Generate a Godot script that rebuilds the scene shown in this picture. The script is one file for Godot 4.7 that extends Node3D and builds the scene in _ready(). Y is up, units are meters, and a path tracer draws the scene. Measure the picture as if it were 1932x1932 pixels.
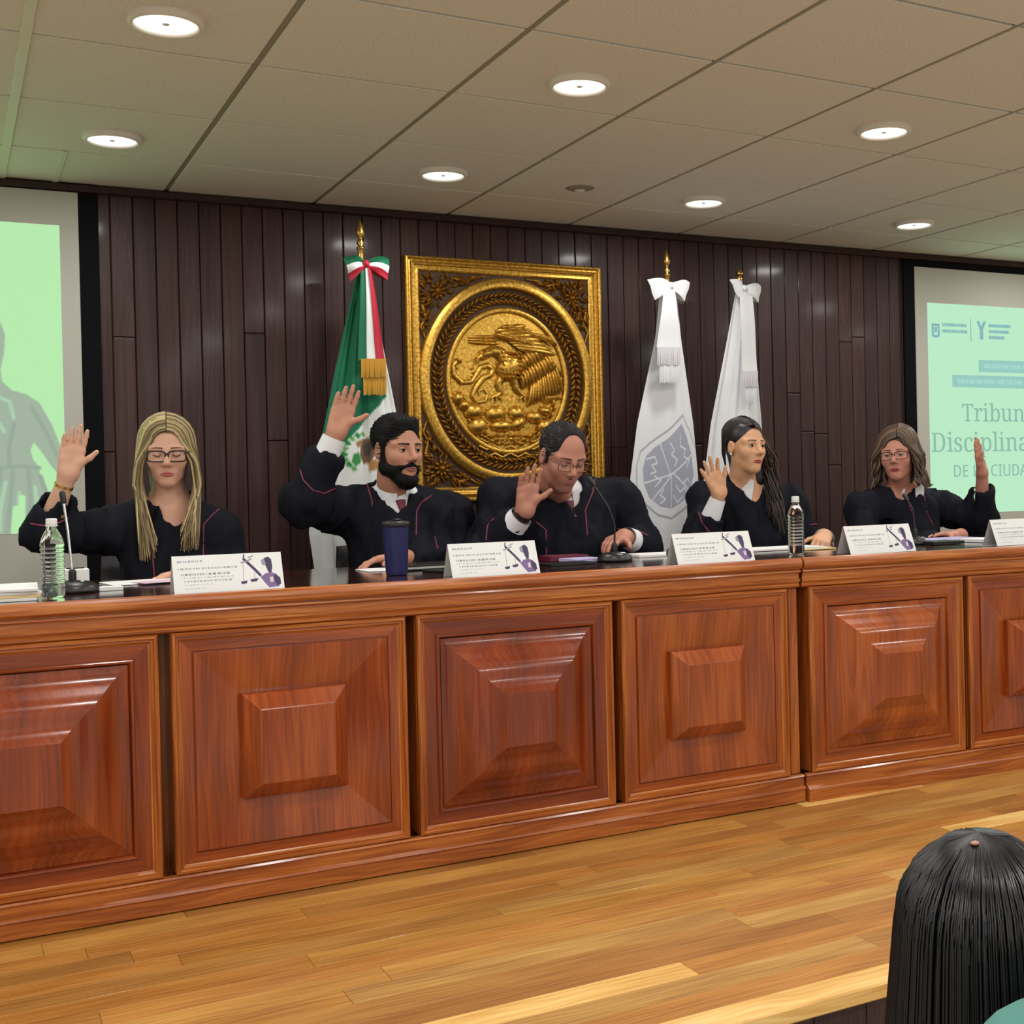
extends Node3D

# ---------------------------------------------------------------- constants
const CAM_Y := 1.61
const STAGE_Y := 0.45
const CEIL_Y := 2.871
const FOCAL := 2356.9
const PPX := 1206.03
const PPY := 933.83
const DESK_Z := -3.68
const TOP_Y := 1.33
const EXPO := 1.0
const LAMP_E := 0.66

var cam_basis: Basis
var M := {}
var rng := RandomNumberGenerator.new()
var taken := {}


func _ready() -> void:
	rng.seed = 7
	set_camera()
	set_light()
	make_materials()
	build_room()
	build_ceiling_lights()
	build_stage()
	build_desk()
	build_screens()
	build_emblem()
	build_flags()
	build_chairs()
	build_people()
	build_table_things()


func set_camera() -> void:
	cam_basis = Basis(Vector3.UP, deg_to_rad(-29.0272)) * Basis(Vector3.RIGHT, deg_to_rad(-0.4723)) * Basis(Vector3.BACK, deg_to_rad(-1.2729))
	var c := Camera3D.new()
	c.name = "camera"
	c.transform = Transform3D(cam_basis, Vector3(0, CAM_Y, 0))
	c.set_frustum(2.0 * 0.05 * 966.0 / FOCAL, Vector2((966.0 - PPX) / FOCAL, -(966.0 - PPY) / FOCAL) * 0.05, 0.05, 60.0)
	add_child(c)
	c.current = true


func set_light() -> void:
	var e := Environment.new()
	e.background_mode = Environment.BG_COLOR
	e.background_color = Color(0.02, 0.02, 0.02)
	e.tonemap_mode = Environment.TONE_MAPPER_LINEAR
	e.tonemap_exposure = EXPO
	e.sdfgi_enabled = true
	e.ssao_enabled = true
	e.ssil_enabled = true
	var w := WorldEnvironment.new()
	w.name = "environment"
	w.environment = e
	add_child(w)


# ---------------------------------------------------------------- pixels to places
func ray(u: float, v: float) -> Vector3:
	return cam_basis * Vector3((u - PPX) / FOCAL, -(v - PPY) / FOCAL, -1.0)

func at_z(u: float, v: float, z: float) -> Vector3:
	var d := ray(u, v)
	return Vector3(0, CAM_Y, 0) + d * (z / d.z)

func at_y(u: float, v: float, y: float) -> Vector3:
	var d := ray(u, v)
	return Vector3(0, CAM_Y, 0) + d * ((y - CAM_Y) / d.y)


# ---------------------------------------------------------------- mesh builder
class MB:
	var v := PackedVector3Array()
	var n := PackedVector3Array()
	var uv := PackedVector2Array()
	var col := PackedColorArray()
	var idx := PackedInt32Array()
	var grain := Vector3.UP
	var uo := Vector2.ZERO
	var c := Color.WHITE

	func put(p: Vector3, nn: Vector3, t: Vector2) -> int:
		v.append(p); n.append(nn); uv.append(t); col.append(c)
		return v.size() - 1

	func wood_uv(p: Vector3, nn: Vector3) -> Vector2:
		var g := grain
		if absf(g.dot(nn)) > 0.8:
			g = Vector3.UP if absf(nn.y) < 0.8 else Vector3.BACK
			if absf(g.dot(nn)) > 0.8: g = Vector3.RIGHT
		return Vector2(p.dot(nn.cross(g)), p.dot(g)) + uo

	# corners counter-clockwise as seen from outside
	func quad(a: Vector3, b: Vector3, cc: Vector3, d: Vector3) -> void:
		var nn := (cc - a).cross(d - b).normalized()
		var i := v.size()
		for p in [a, b, cc, d]:
			put(p, nn, wood_uv(p, nn))
		idx.append_array(PackedInt32Array([i, i + 2, i + 1, i, i + 3, i + 2]))

	func tri(a: Vector3, b: Vector3, cc: Vector3) -> void:
		var nn := (b - a).cross(cc - a).normalized()
		var i := v.size()
		for p in [a, b, cc]:
			put(p, nn, wood_uv(p, nn))
		idx.append_array(PackedInt32Array([i, i + 2, i + 1]))

	func quad_uv(a: Vector3, b: Vector3, cc: Vector3, d: Vector3, r := Rect2(0, 0, 1, 1)) -> void:
		var i := v.size()
		quad(a, b, cc, d)
		uv[i] = Vector2(r.position.x, r.end.y); uv[i + 1] = r.end
		uv[i + 2] = Vector2(r.end.x, r.position.y); uv[i + 3] = r.position

	# box with chamfered edges
	func box(o: Vector3, s: Vector3, e := 0.0, b := Basis.IDENTITY) -> void:
		var h := s * 0.5
		if e <= 0.0:
			for ax in 3:
				for sg in [-1.0, 1.0]:
					var nn := Vector3.ZERO; nn[ax] = sg
					var t := Vector3.ZERO; t[(ax + 1) % 3] = 1.0
					var w := nn.cross(t)
					var ct := nn * h
					var tt := t * h; var ww := w * h
					quad(o + b * (ct - tt - ww), o + b * (ct + tt - ww), o + b * (ct + tt + ww), o + b * (ct - tt + ww))
			return
		e = minf(e, minf(h.x, minf(h.y, h.z)) * 0.9)
		var q := h - Vector3.ONE * e
		for ax in 3:
			for sg in [-1.0, 1.0]:
				var nn := Vector3.ZERO; nn[ax] = sg
				var t := Vector3.ZERO; t[(ax + 1) % 3] = 1.0
				var w := nn.cross(t)
				var ct := nn * h; var tt := t * q; var ww := w * q
				quad(o + b * (ct - tt - ww), o + b * (ct + tt - ww), o + b * (ct + tt + ww), o + b * (ct - tt + ww))
		for ax in 3:
			var ay := (ax + 1) % 3; var az := (ax + 2) % 3
			for s1 in [-1.0, 1.0]:
				for s2 in [-1.0, 1.0]:
					var p0 := Vector3.ZERO; p0[ax] = -q[ax]; p0[ay] = s1 * h[ay]; p0[az] = s2 * q[az]
					var p1 := Vector3.ZERO; p1[ax] = -q[ax]; p1[ay] = s1 * q[ay]; p1[az] = s2 * h[az]
					var l := Vector3.ZERO; l[ax] = 2.0 * q[ax]
					if s1 * s2 > 0.0:
						quad(o + b * p0, o + b * (p0 + l), o + b * (p1 + l), o + b * p1)
					else:
						quad(o + b * p1, o + b * (p1 + l), o + b * (p0 + l), o + b * p0)
		for sx in [-1.0, 1.0]:
			for sy in [-1.0, 1.0]:
				for sz in [-1.0, 1.0]:
					var sg3 := Vector3(sx, sy, sz)
					var a := q * sg3 + Vector3(e * sx, 0, 0); var bb := q * sg3 + Vector3(0, e * sy, 0); var c3 := q * sg3 + Vector3(0, 0, e * sz)
					if sx * sy * sz > 0.0: tri(o + b * a, o + b * bb, o + b * c3)
					else: tri(o + b * a, o + b * c3, o + b * bb)

	# smooth grid: pts row-major, nu columns by nv rows; wrap_u closes the columns
	func grid(pts: PackedVector3Array, nu: int, nv: int, wrap_u := false, flip := false, own_uv := false, cols := PackedColorArray()) -> void:
		var nn := PackedVector3Array(); nn.resize(nu * nv)
		var mu := nu if wrap_u else nu - 1
		var base := v.size()
		for j in nv - 1:
			for i in mu:
				var a := j * nu + i; var b := j * nu + (i + 1) % nu; var cc := (j + 1) * nu + (i + 1) % nu; var d := (j + 1) * nu + i
				var f := (pts[cc] - pts[a]).cross(pts[d] - pts[b])
				if flip: f = -f
				nn[a] += f; nn[b] += f; nn[cc] += f; nn[d] += f
				if flip: idx.append_array(PackedInt32Array([base + a, base + b, base + cc, base + a, base + cc, base + d]))
				else: idx.append_array(PackedInt32Array([base + a, base + cc, base + b, base + a, base + d, base + cc]))
		var keep := c
		for k in nu * nv:
			var m := nn[k].normalized()
			if cols.size(): c = cols[k]
			if own_uv: put(pts[k], m, Vector2(float(k % nu) / (nu - 1), float(k / nu) / (nv - 1)))
			else: put(pts[k], m, wood_uv(pts[k], m))
		c = keep

	func tube(path: PackedVector3Array, radii: PackedFloat32Array, sides := 8, caps := true, flat := 1.0, side := Vector3.ZERO) -> void:
		var m := path.size()
		var pts := PackedVector3Array()
		var t := (path[1] - path[0]).normalized()
		var x := side
		if x == Vector3.ZERO: x = Vector3.UP if absf(t.y) < 0.9 else Vector3.RIGHT
		for j in m:
			var tj := (path[mini(j + 1, m - 1)] - path[maxi(j - 1, 0)]).normalized()
			if tj == Vector3.ZERO: tj = t
			x = (x - tj * x.dot(tj)).normalized()
			var y := tj.cross(x)
			var r: float = radii[mini(j, radii.size() - 1)]
			for i in sides:
				var a := TAU * i / sides
				pts.append(path[j] + (x * cos(a) + y * sin(a) * flat) * r)
		grid(pts, sides, m, true)
		if caps:
			for e in [0, m - 1]:
				var o := e * sides as int
				for i in range(1, sides - 1):
					if e == 0: tri(pts[o], pts[o + i + 1], pts[o + i])
					else: tri(pts[o], pts[o + i], pts[o + i + 1])

	# profile of (radius, height) from bottom to top, outside to the right
	func lathe(profile: Array, seg := 24, xf := Transform3D.IDENTITY, smooth := true) -> void:
		if smooth:
			var pts := PackedVector3Array()
			for p in profile:
				for i in seg:
					var a := -TAU * i / seg
					pts.append(xf * Vector3(cos(a) * p.x, p.y, sin(a) * p.x))
			grid(pts, seg, profile.size(), true)
		else:
			for k in profile.size() - 1:
				lathe([profile[k], profile[k + 1]], seg, xf, true)

	func ellipsoid(xf: Transform3D, nu := 10, nv := 6, half := false) -> void:
		var pts := PackedVector3Array()
		for j in nv + 1:
			var th := (PI * 0.5 if half else PI) * j / nv
			for i in nu:
				var a := TAU * i / nu
				pts.append(xf * Vector3(sin(th) * cos(a), sin(th) * sin(a), cos(th)))
		grid(pts, nu, nv + 1, true, xf.basis.determinant() < 0)

	func prism(poly: PackedVector2Array, depth: float, xf := Transform3D.IDENTITY) -> void:
		# poly counter-clockwise in x,y; extruded along +z
		var m := poly.size()
		var t := Geometry2D.triangulate_polygon(poly)
		for k in range(0, t.size(), 3):
			var a := poly[t[k]]; var b := poly[t[k + 1]]; var cc := poly[t[k + 2]]
			if (b - a).cross(cc - a) < 0: var sw := b; b = cc; cc = sw
			tri(xf * Vector3(a.x, a.y, depth), xf * Vector3(b.x, b.y, depth), xf * Vector3(cc.x, cc.y, depth))
			tri(xf * Vector3(a.x, a.y, 0), xf * Vector3(cc.x, cc.y, 0), xf * Vector3(b.x, b.y, 0))
		for k in m:
			var a := poly[k]; var b := poly[(k + 1) % m]
			quad(xf * Vector3(a.x, a.y, 0), xf * Vector3(b.x, b.y, 0), xf * Vector3(b.x, b.y, depth), xf * Vector3(a.x, a.y, depth))

	# sweep a profile (x = out along side, y = up) along a straight line from a to b, with side vector
	func moulding(profile: Array, a: Vector3, b: Vector3, out: Vector3, up := Vector3.UP, ends := true) -> void:
		for k in profile.size() - 1:
			var p: Vector2 = profile[k]; var q: Vector2 = profile[k + 1]
			var po := out * p.x + up * p.y; var qo := out * q.x + up * q.y
			quad(a + po, b + po, b + qo, a + qo)
		if ends and profile.size() > 2:
			for k in range(1, profile.size() - 1):
				var p0: Vector2 = profile[0]; var p1: Vector2 = profile[k]; var p2: Vector2 = profile[k + 1]
				tri(a + out * p0.x + up * p0.y, a + out * p2.x + up * p2.y, a + out * p1.x + up * p1.y)
				tri(b + out * p0.x + up * p0.y, b + out * p1.x + up * p1.y, b + out * p2.x + up * p2.y)

	func mesh(shift := Vector3.ZERO) -> ArrayMesh:
		if shift != Vector3.ZERO:
			for i in v.size(): v[i] -= shift
		var arr := []
		arr.resize(Mesh.ARRAY_MAX)
		arr[Mesh.ARRAY_VERTEX] = v; arr[Mesh.ARRAY_NORMAL] = n; arr[Mesh.ARRAY_TEX_UV] = uv; arr[Mesh.ARRAY_COLOR] = col; arr[Mesh.ARRAY_INDEX] = idx
		var m := ArrayMesh.new()
		m.add_surface_from_arrays(Mesh.PRIMITIVE_TRIANGLES, arr)
		return m


# ---------------------------------------------------------------- naming
func numbered(called: String) -> String:
	if not taken.has(called):
		taken[called] = 0
		return called
	taken[called] += 1
	return "%s_%03d" % [called, taken[called]]

func tag(o: Node, label: String, category := "", group := "", kind := "") -> void:
	if label: o.set_meta("label", label)
	if category: o.set_meta("category", category)
	if group: o.set_meta("group", group)
	if kind: o.set_meta("kind", kind)

func thing(called: String, label: String, category: String, where := Vector3.ZERO, turn := 0.0, group := "", kind := "") -> Node3D:
	var o := Node3D.new()
	o.name = numbered(called)
	add_child(o)
	o.position = where
	o.rotation.y = turn
	tag(o, label, category, group, kind)
	return o

func place(called: String, m: Mesh, mat: Material, parent: Node = self, xf := Transform3D.IDENTITY) -> MeshInstance3D:
	var o := MeshInstance3D.new()
	o.name = numbered(called) if parent == self else called
	o.mesh = m
	o.material_override = mat
	o.transform = xf
	parent.add_child(o, true)
	return o

func part(called: String, b: MB, mat: Material, parent: Node = self, shift := Vector3.ZERO) -> MeshInstance3D:
	return place(called, b.mesh(shift), mat, parent)


# ---------------------------------------------------------------- materials
func mat(albedo: Color, rough := 0.6, metal := 0.0) -> StandardMaterial3D:
	var m := StandardMaterial3D.new()
	m.albedo_color = albedo
	m.roughness = rough
	m.metallic = metal
	return m

func c8(r: int, g: int, b: int) -> Color:
	return Color(r / 255.0, g / 255.0, b / 255.0)

# long streaks along v (the grain), two scales mixed; metres per tile: 1 x 1
func wood_texture(sd: int, dark: Color, mid: Color, light: Color, streak := 60.0, long := 3.0, size := 512, figure := 0.35) -> ImageTexture:
	var img := Image.create(size, size, true, Image.FORMAT_RGB8)
	var f := FastNoiseLite.new(); f.seed = sd; f.frequency = 1.0; f.fractal_octaves = 3
	var g := FastNoiseLite.new(); g.seed = sd + 5; g.frequency = 1.0; g.fractal_octaves = 2
	for y in size:
		for x in size:
			var u := float(x) / size; var v := float(y) / size
			# tile seamlessly by blending with the wrapped copy
			var t := 0.0
			for k in 4:
				var uu := u - (k & 1); var vv := v - (k >> 1)
				var w := (u if k & 1 else 1.0 - u) * (v if k >> 1 else 1.0 - v)
				var wob := g.get_noise_2d(uu * 4.0, vv * 2.0)
				t += w * (f.get_noise_2d(uu * streak + wob * 1.5, vv * long) * 0.6 + g.get_noise_2d(uu * 7.0 + 30.0, vv * 1.3) * figure * 1.7)
			var nrm := sqrt((u * u + (1 - u) * (1 - u)) * (v * v + (1 - v) * (1 - v)))
			t = clampf(0.5 + t / nrm, 0.0, 1.0)
			img.set_pixel(x, y, dark.lerp(mid, t * 2.0) if t < 0.5 else mid.lerp(light, t * 2.0 - 1.0))
	img.generate_mipmaps()
	return ImageTexture.create_from_image(img)

func noise_texture(sd: int, freq: float, lo: Color, hi: Color, size := 256, octaves := 4) -> ImageTexture:
	var img := Image.create(size, size, true, Image.FORMAT_RGB8)
	var f := FastNoiseLite.new(); f.seed = sd; f.frequency = freq / size; f.fractal_octaves = octaves
	for y in size:
		for x in size:
			var n := 0.0
			var fx := float(x) / size; var fy := float(y) / size
			n = lerpf(lerpf(f.get_noise_2d(x, y), f.get_noise_2d(x - size, y), fx), lerpf(f.get_noise_2d(x, y - size), f.get_noise_2d(x - size, y - size), fx), fy)
			img.set_pixel(x, y, lo.lerp(hi, clampf(0.5 + n * 1.1, 0, 1)))
	img.generate_mipmaps()
	return ImageTexture.create_from_image(img)

func wood_mat(tex: Texture2D, tint: Color, rough: float, coat := 0.0, uvs := 1.0) -> StandardMaterial3D:
	var m := mat(tint, rough)
	m.albedo_texture = tex
	m.uv1_scale = Vector3(uvs, uvs, 1)
	if coat > 0.0:
		m.clearcoat_enabled = true; m.clearcoat = coat; m.clearcoat_roughness = 0.12
	return m

func make_materials() -> void:
	var desk_tex := wood_texture(11, c8(124, 54, 14), c8(150, 70, 19), c8(172, 90, 30), 80.0, 2.2)
	var wall_tex := wood_texture(23, c8(45, 26, 26), c8(58, 36, 35), c8(76, 51, 49), 60.0, 1.0, 384, 0.2)
	var floor_tex := wood_texture(37, c8(152, 108, 52), c8(180, 136, 68), c8(202, 160, 90), 90.0, 2.4, 512, 0.25)
	M.desk = wood_mat(desk_tex, c8(255, 255, 255), 0.28, 0.8)
	M.desk_variants = []
	for t in [c8(255, 250, 234), c8(224, 196, 184), c8(246, 228, 214), c8(208, 172, 162)]:
		M.desk_variants.append(wood_mat(desk_tex, t, 0.24, 0.7))
	M.desk_trim = wood_mat(wood_texture(13, c8(136, 66, 22), c8(168, 92, 34), c8(194, 122, 56), 80.0, 2.2, 384), c8(255, 255, 255), 0.3, 0.6)
	M.desk_top = wood_mat(wood_texture(51, c8(46, 18, 12), c8(66, 30, 20), c8(88, 42, 26), 60.0, 1.5, 256), c8(255, 255, 255), 0.16, 1.0)
	M.wall_variants = []
	for t in [c8(255, 255, 255), c8(236, 234, 240), c8(255, 242, 240), c8(242, 234, 240), c8(224, 220, 226)]:
		M.wall_variants.append(wood_mat(wall_tex, t, 0.5, 0.12))
		M.wall_variants[-1].metallic_specular = 0.4
	M.wall_dark = mat(c8(20, 12, 12), 0.8)
	M.floor_variants = []
	for t in [c8(255, 255, 255), c8(236, 220, 202), c8(255, 242, 216), c8(224, 200, 174), c8(248, 222, 192), c8(246, 228, 196)]:
		M.floor_variants.append(wood_mat(floor_tex, t, 0.46, 0.12))
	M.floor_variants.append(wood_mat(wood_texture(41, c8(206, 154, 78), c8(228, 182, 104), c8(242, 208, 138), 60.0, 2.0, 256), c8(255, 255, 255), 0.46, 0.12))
	M.black = mat(c8(12, 12, 17), 0.7)
	M.black.metallic_specular = 0.2
	M.screen_cloth = mat(c8(178, 178, 170), 0.8)
	M.black_plastic = mat(c8(18, 18, 22), 0.35)
	M.rubber = mat(c8(16, 16, 17), 0.8)
	M.chrome = mat(c8(200, 200, 205), 0.2, 1.0)
	M.ceil_tile = mat(c8(230, 230, 224), 0.95)
	M.ceil_tile.albedo_texture = noise_texture(3, 48.0, c8(232, 230, 226), c8(255, 255, 255))
	M.ceil_tile.uv1_scale = Vector3(2.2, 2.2, 1)
	M.ceil_bar = mat(c8(150, 144, 128), 0.6)
	M.ceil_bar_white = mat(c8(214, 212, 200), 0.5)
	M.room_wall = mat(c8(226, 222, 212), 0.9)
	M.carpet = mat(c8(172, 164, 152), 0.9)
	M.white_paint = mat(c8(225, 225, 222), 0.5)
	M.paper = mat(c8(225, 226, 226), 0.85)
	M.paper_pink = mat(c8(206, 178, 196), 0.85)
	M.paper_lilac = mat(c8(176, 168, 206), 0.85)
	M.paper_manila = mat(c8(222, 196, 150), 0.85)
	M.robe = mat(c8(26, 27, 36), 0.7)
	M.robe.metallic_specular = 0.2
	M.robe.albedo_texture = noise_texture(71, 60.0, c8(205, 205, 205), c8(255, 255, 255))
	M.robe.uv1_triplanar = true; M.robe.uv1_scale = Vector3(3, 3, 3)
	M.piping = mat(c8(118, 40, 66), 0.5)
	M.shirt = mat(c8(222, 224, 228), 0.8)
	M.tie = mat(c8(96, 16, 42), 0.55)
	M.skin = mat(Color.WHITE, 0.52)
	M.skin.vertex_color_use_as_albedo = true
	M.skin.subsurf_scatter_enabled = true; M.skin.subsurf_scatter_strength = 0.08
	M.hair = mat(Color.WHITE, 0.42)
	M.hair.vertex_color_use_as_albedo = true
	M.hair_short = mat(Color.WHITE, 0.7)
	M.hair_short.vertex_color_use_as_albedo = true
	M.hair_short.metallic_specular = 0.3
	M.vcol = mat(Color.WHITE, 0.5)
	M.vcol.vertex_color_use_as_albedo = true
	M.eye = mat(Color.WHITE, 0.3)
	M.eye.vertex_color_use_as_albedo = true
	M.eye.metallic_specular = 0.2
	M.lens = mat(Color(0.9, 0.92, 0.95, 0.02), 0.05)
	M.lens.transparency = BaseMaterial3D.TRANSPARENCY_ALPHA
	M.frame_dark = mat(c8(30, 20, 24), 0.3)
	M.frame_thin = mat(c8(60, 34, 30), 0.3, 0.5)
	M.gold = mat(c8(240, 206, 112), 0.38, 0.85)
	M.gold.albedo_texture = noise_texture(91, 22.0, c8(176, 144, 92), c8(255, 252, 236), 256, 5)
	M.gold.uv1_triplanar = true; M.gold.uv1_scale = Vector3(2.5, 2.5, 2.5)
	M.gold_dark = mat(c8(190, 152, 74), 0.42, 0.85)
	M.gold_dark.albedo_texture = M.gold.albedo_texture
	M.gold_dark.uv1_triplanar = true; M.gold_dark.uv1_scale = Vector3(3, 3, 3)
	M.relief_ground = mat(c8(66, 44, 22), 0.6)
	M.brass = mat(c8(196, 160, 90), 0.3, 1.0)
	M.flag_white = mat(c8(216, 218, 222), 0.75)
	M.flag_white.backlight_enabled = true; M.flag_white.backlight = Color(0.12, 0.12, 0.12)
	M.bottle = mat(Color(0.97, 0.985, 0.985, 0.0), 0.02)
	M.bottle.refraction_enabled = true; M.bottle.refraction_scale = 0.033
	M.cap_white = mat(c8(226, 230, 230), 0.4)
	M.navy = mat(c8(40, 42, 92), 0.3, 0.3)
	M.leather = mat(c8(24, 20, 22), 0.45)
	M.teal = mat(c8(90, 150, 142), 0.8)


# ---------------------------------------------------------------- the room
func wall_frame() -> Transform3D:
	# the panelled wall stands 1.64 degrees off the ceiling grid
	return Transform3D(Basis(Vector3.UP, -0.0287), Vector3(0, CAM_Y, -5.526))

func build_room() -> void:
	# plain walls, floor and ceiling slab, all with thickness
	var b := MB.new(); b.box(Vector3(-3.6, 1.5, -0.5), Vector3(0.2, 3.4, 11.0))
	tag(part("wall_left", b, M.room_wall), "plain beige side wall beyond the left projection screen", "wall", "", "structure")
	b = MB.new(); b.box(Vector3(8.3, 1.5, -0.5), Vector3(0.2, 3.4, 11.0))
	tag(part("wall_right", b, M.room_wall), "plain beige side wall beyond the right projection screen", "wall", "", "structure")
	b = MB.new(); b.box(Vector3(2.35, 1.5, 5.0), Vector3(12.1, 3.4, 0.2))
	tag(part("wall_front", b, M.room_wall), "plain beige wall at the audience end of the hall", "wall", "", "structure")
	b = MB.new(); b.box(Vector3(2.35, -0.1, -0.5), Vector3(12.1, 0.2, 11.4))
	tag(part("floor", b, M.carpet), "plain pale floor of the audience hall below the stage", "floor", "", "structure")
	# panelled wall
	var w := thing("wall_back", "dark brown vertical wood plank panelling behind the judges", "wall", Vector3.ZERO, 0, "", "structure")
	w.transform = wall_frame()
	b = MB.new(); b.box(Vector3(2.35, 0.0, -0.11), Vector3(12.4, 3.2, 0.2))
	part("backing", b, M.wall_dark, w)
	var top := CEIL_Y - CAM_Y + 0.02
	var bottom := STAGE_Y - CAM_Y
	var variants := []
	var pw := 0.0868
	for k in 12:
		var hgt: float = [0.45, 0.62, 0.8, 1.0, 1.2, 1.45, 0.7, 0.95, 1.1, 0.55, 1.32, 0.88][k]
		var m := MB.new(); m.uo = Vector2(k * 0.137, k * 0.31)
		m.box(Vector3(0, -hgt * 0.5, 0), Vector3(pw - 0.003, hgt - 0.0015, 0.018), 0.003)
		variants.append([hgt, m.mesh()])
	rng.seed = 21
	var x := -0.3
	while x < 5.4:
		# pieces from the top down
		var y := top
		var cuts := [rng.randf_range(0.5, 1.4), 9.0] if rng.randf() < 0.55 else [9.0]
		var tone := rng.randi() % 5
		for cut in cuts:
			var k := rng.randi() % 12
			var need: float = y - bottom
			var hgt: float = cut
			if rng.randf() < 0.3: tone = rng.randi() % 5
			var xf := Transform3D(Basis.from_scale(Vector3(1, minf(hgt, need) / variants[k][0], 1)), Vector3(x, y, 0.0 + rng.randf_range(-0.0012, 0.0012)))
			place("wall_plank", variants[k][1], M.wall_variants[tone], w, xf)
			y -= hgt
		x += pw
	# ceiling
	var ce := thing("ceiling", "suspended ceiling of square beige mineral tiles", "ceiling", Vector3.ZERO, 0, "", "structure")
	b = MB.new(); b.box(Vector3(2.35, CEIL_Y + 0.12, -0.5), Vector3(12.4, 0.2, 11.6))
	part("slab", b, M.ceil_bar, ce)
	var gx := 0.219; var gz := -4.985
	b = MB.new(); b.box(Vector3.ZERO, Vector3(0.590, 0.018, 0.595), 0.002)
	var tile := b.mesh()
	for i in range(-5, 11):
		for j in range(-1, 6):
			var zc := gz + 0.61 * (j + 0.5)
			var o := place("ceiling_tile", tile, M.ceil_tile, ce, Transform3D(Basis.IDENTITY, Vector3(gx + 0.61 * (i + 0.5), CEIL_Y + 0.009, zc)))
			if (i + j) % 2: o.rotation.y = PI
	# the rest of the ceiling towards the audience
	b = MB.new(); b.box(Vector3(2.35, CEIL_Y + 0.009, 1.85), Vector3(11.6, 0.018, 6.3))
	tag(part("ceiling_field", b, M.ceil_tile, ce), "")
	# grid bars: runs towards the wall lie a little deeper than the tiles
	for i in range(-5, 12):
		b = MB.new()
		var wide := 0.030 if i == 0 else 0.0185
		b.box(Vector3(gx + 0.61 * i, CEIL_Y + (0.0 if i == 0 else 0.0105), -3.45), Vector3(wide, 0.012, 4.3), 0.002)
		part("grid_bar", b, M.ceil_bar_white if i == 0 else M.ceil_bar, ce)
	for e in [[-0.20 + 0.61 * 0, -0.64], [5.36, 0.0]]:
		b = MB.new(); b.box(Vector3(e[0] + 0.61, CEIL_Y - 0.001, -5.27), Vector3(0.022, 0.008, 0.56), 0.002)
		part("grid_bar", b, M.ceil_bar_white, ce)
	# dark line of trim between wall and ceiling
	b = MB.new(); b.box(Vector3(2.35, 1.241, 0.022), Vector3(12.0, 0.03, 0.04), 0.004)
	var t := part("trim_1", b, M.wall_variants[4])
	t.transform = wall_frame()
	tag(t, "thin dark wooden strip where the panelled wall meets the ceiling", "trim", "", "structure")


func build_ceiling_lights() -> void:
	# round LED downlights, 1.22 m apart, and the lights of the hall behind the camera
	var ring := MB.new()
	ring.lathe([Vector2(0.0, 0.0), Vector2(0.098, 0.0), Vector2(0.098, -0.010), Vector2(0.092, -0.018), Vector2(0.084, -0.018), Vector2(0.080, -0.012), Vector2(0.079, -0.004)], 32, Transform3D(Basis(Vector3.RIGHT, PI), Vector3.ZERO), false)
	var ring_v := ring.v
	var ring_m := MB.new()
	ring_m.lathe([Vector2(0.079, -0.004), Vector2(0.080, -0.012), Vector2(0.084, -0.018), Vector2(0.092, -0.018), Vector2(0.098, -0.010), Vector2(0.098, 0.0)], 32)
	var rm := ring_m.mesh()
	var disc := MB.new()
	disc.lathe([Vector2(0.0, -0.0115), Vector2(0.05, -0.0112), Vector2(0.0795, -0.010)], 32)
	var dm := disc.mesh()
	var dot := MB.new(); dot.lathe([Vector2(0.0, -0.014), Vector2(0.008, -0.0135), Vector2(0.010, -0.0115)], 12)
	var dotm := dot.mesh()
	var glow := mat(c8(255, 252, 240), 0.5)
	glow.emission_enabled = true; glow.emission = c8(255, 250, 232); glow.emission_energy_multiplier = 2.2
	var spots := []
	for z in [-4.73, -3.505, -2.28]:
		for k in range(-2, 6):
			spots.append([Vector3(0.54 + 1.2235 * k, CEIL_Y, z), true])
	for z in [-0.45, 1.4, 3.4]:
		for k in range(-1, 4):
			spots.append([Vector3(-0.4 + 2.0 * k, CEIL_Y, z), false])
	for s in spots:
		var o := thing("downlight", "round white LED downlight glowing in the tiled ceiling", "ceiling light", s[0], 0, "round downlights in the tiled ceiling")
		place("trim_ring", rm, M.white_paint, o)
		place("diffuser", dm, glow, o)
		if s[1]: place("screw_cap", dotm, M.white_paint, o)
		var l := AreaLight3D.new()
		l.name = "lamp"
		l.area_size = Vector2(0.14, 0.14)
		l.light_energy = LAMP_E * (1.0 if s[1] else 2.6)
		l.light_color = c8(255, 252, 248)
		l.area_range = 14.0
		l.shadow_enabled = true
		l.rotation.x = -PI / 2
		l.position.y = -0.022
		o.add_child(l)
	var d := thing("ceiling_speaker", "small unlit round fitting in the ceiling tile between downlights", "ceiling fitting", Vector3(2.378, CEIL_Y, -4.744))
	var m := MB.new(); m.lathe([Vector2(0.0, -0.010), Vector2(0.028, -0.009), Vector2(0.032, -0.004), Vector2(0.052, -0.004), Vector2(0.062, 0.0)], 24)
	part("rim", m, M.ceil_bar, d)
	m = MB.new(); m.lathe([Vector2(0.0, -0.016), Vector2(0.016, -0.015), Vector2(0.024, -0.010)], 20)
	part("grille", m, M.white_paint, d)


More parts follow.
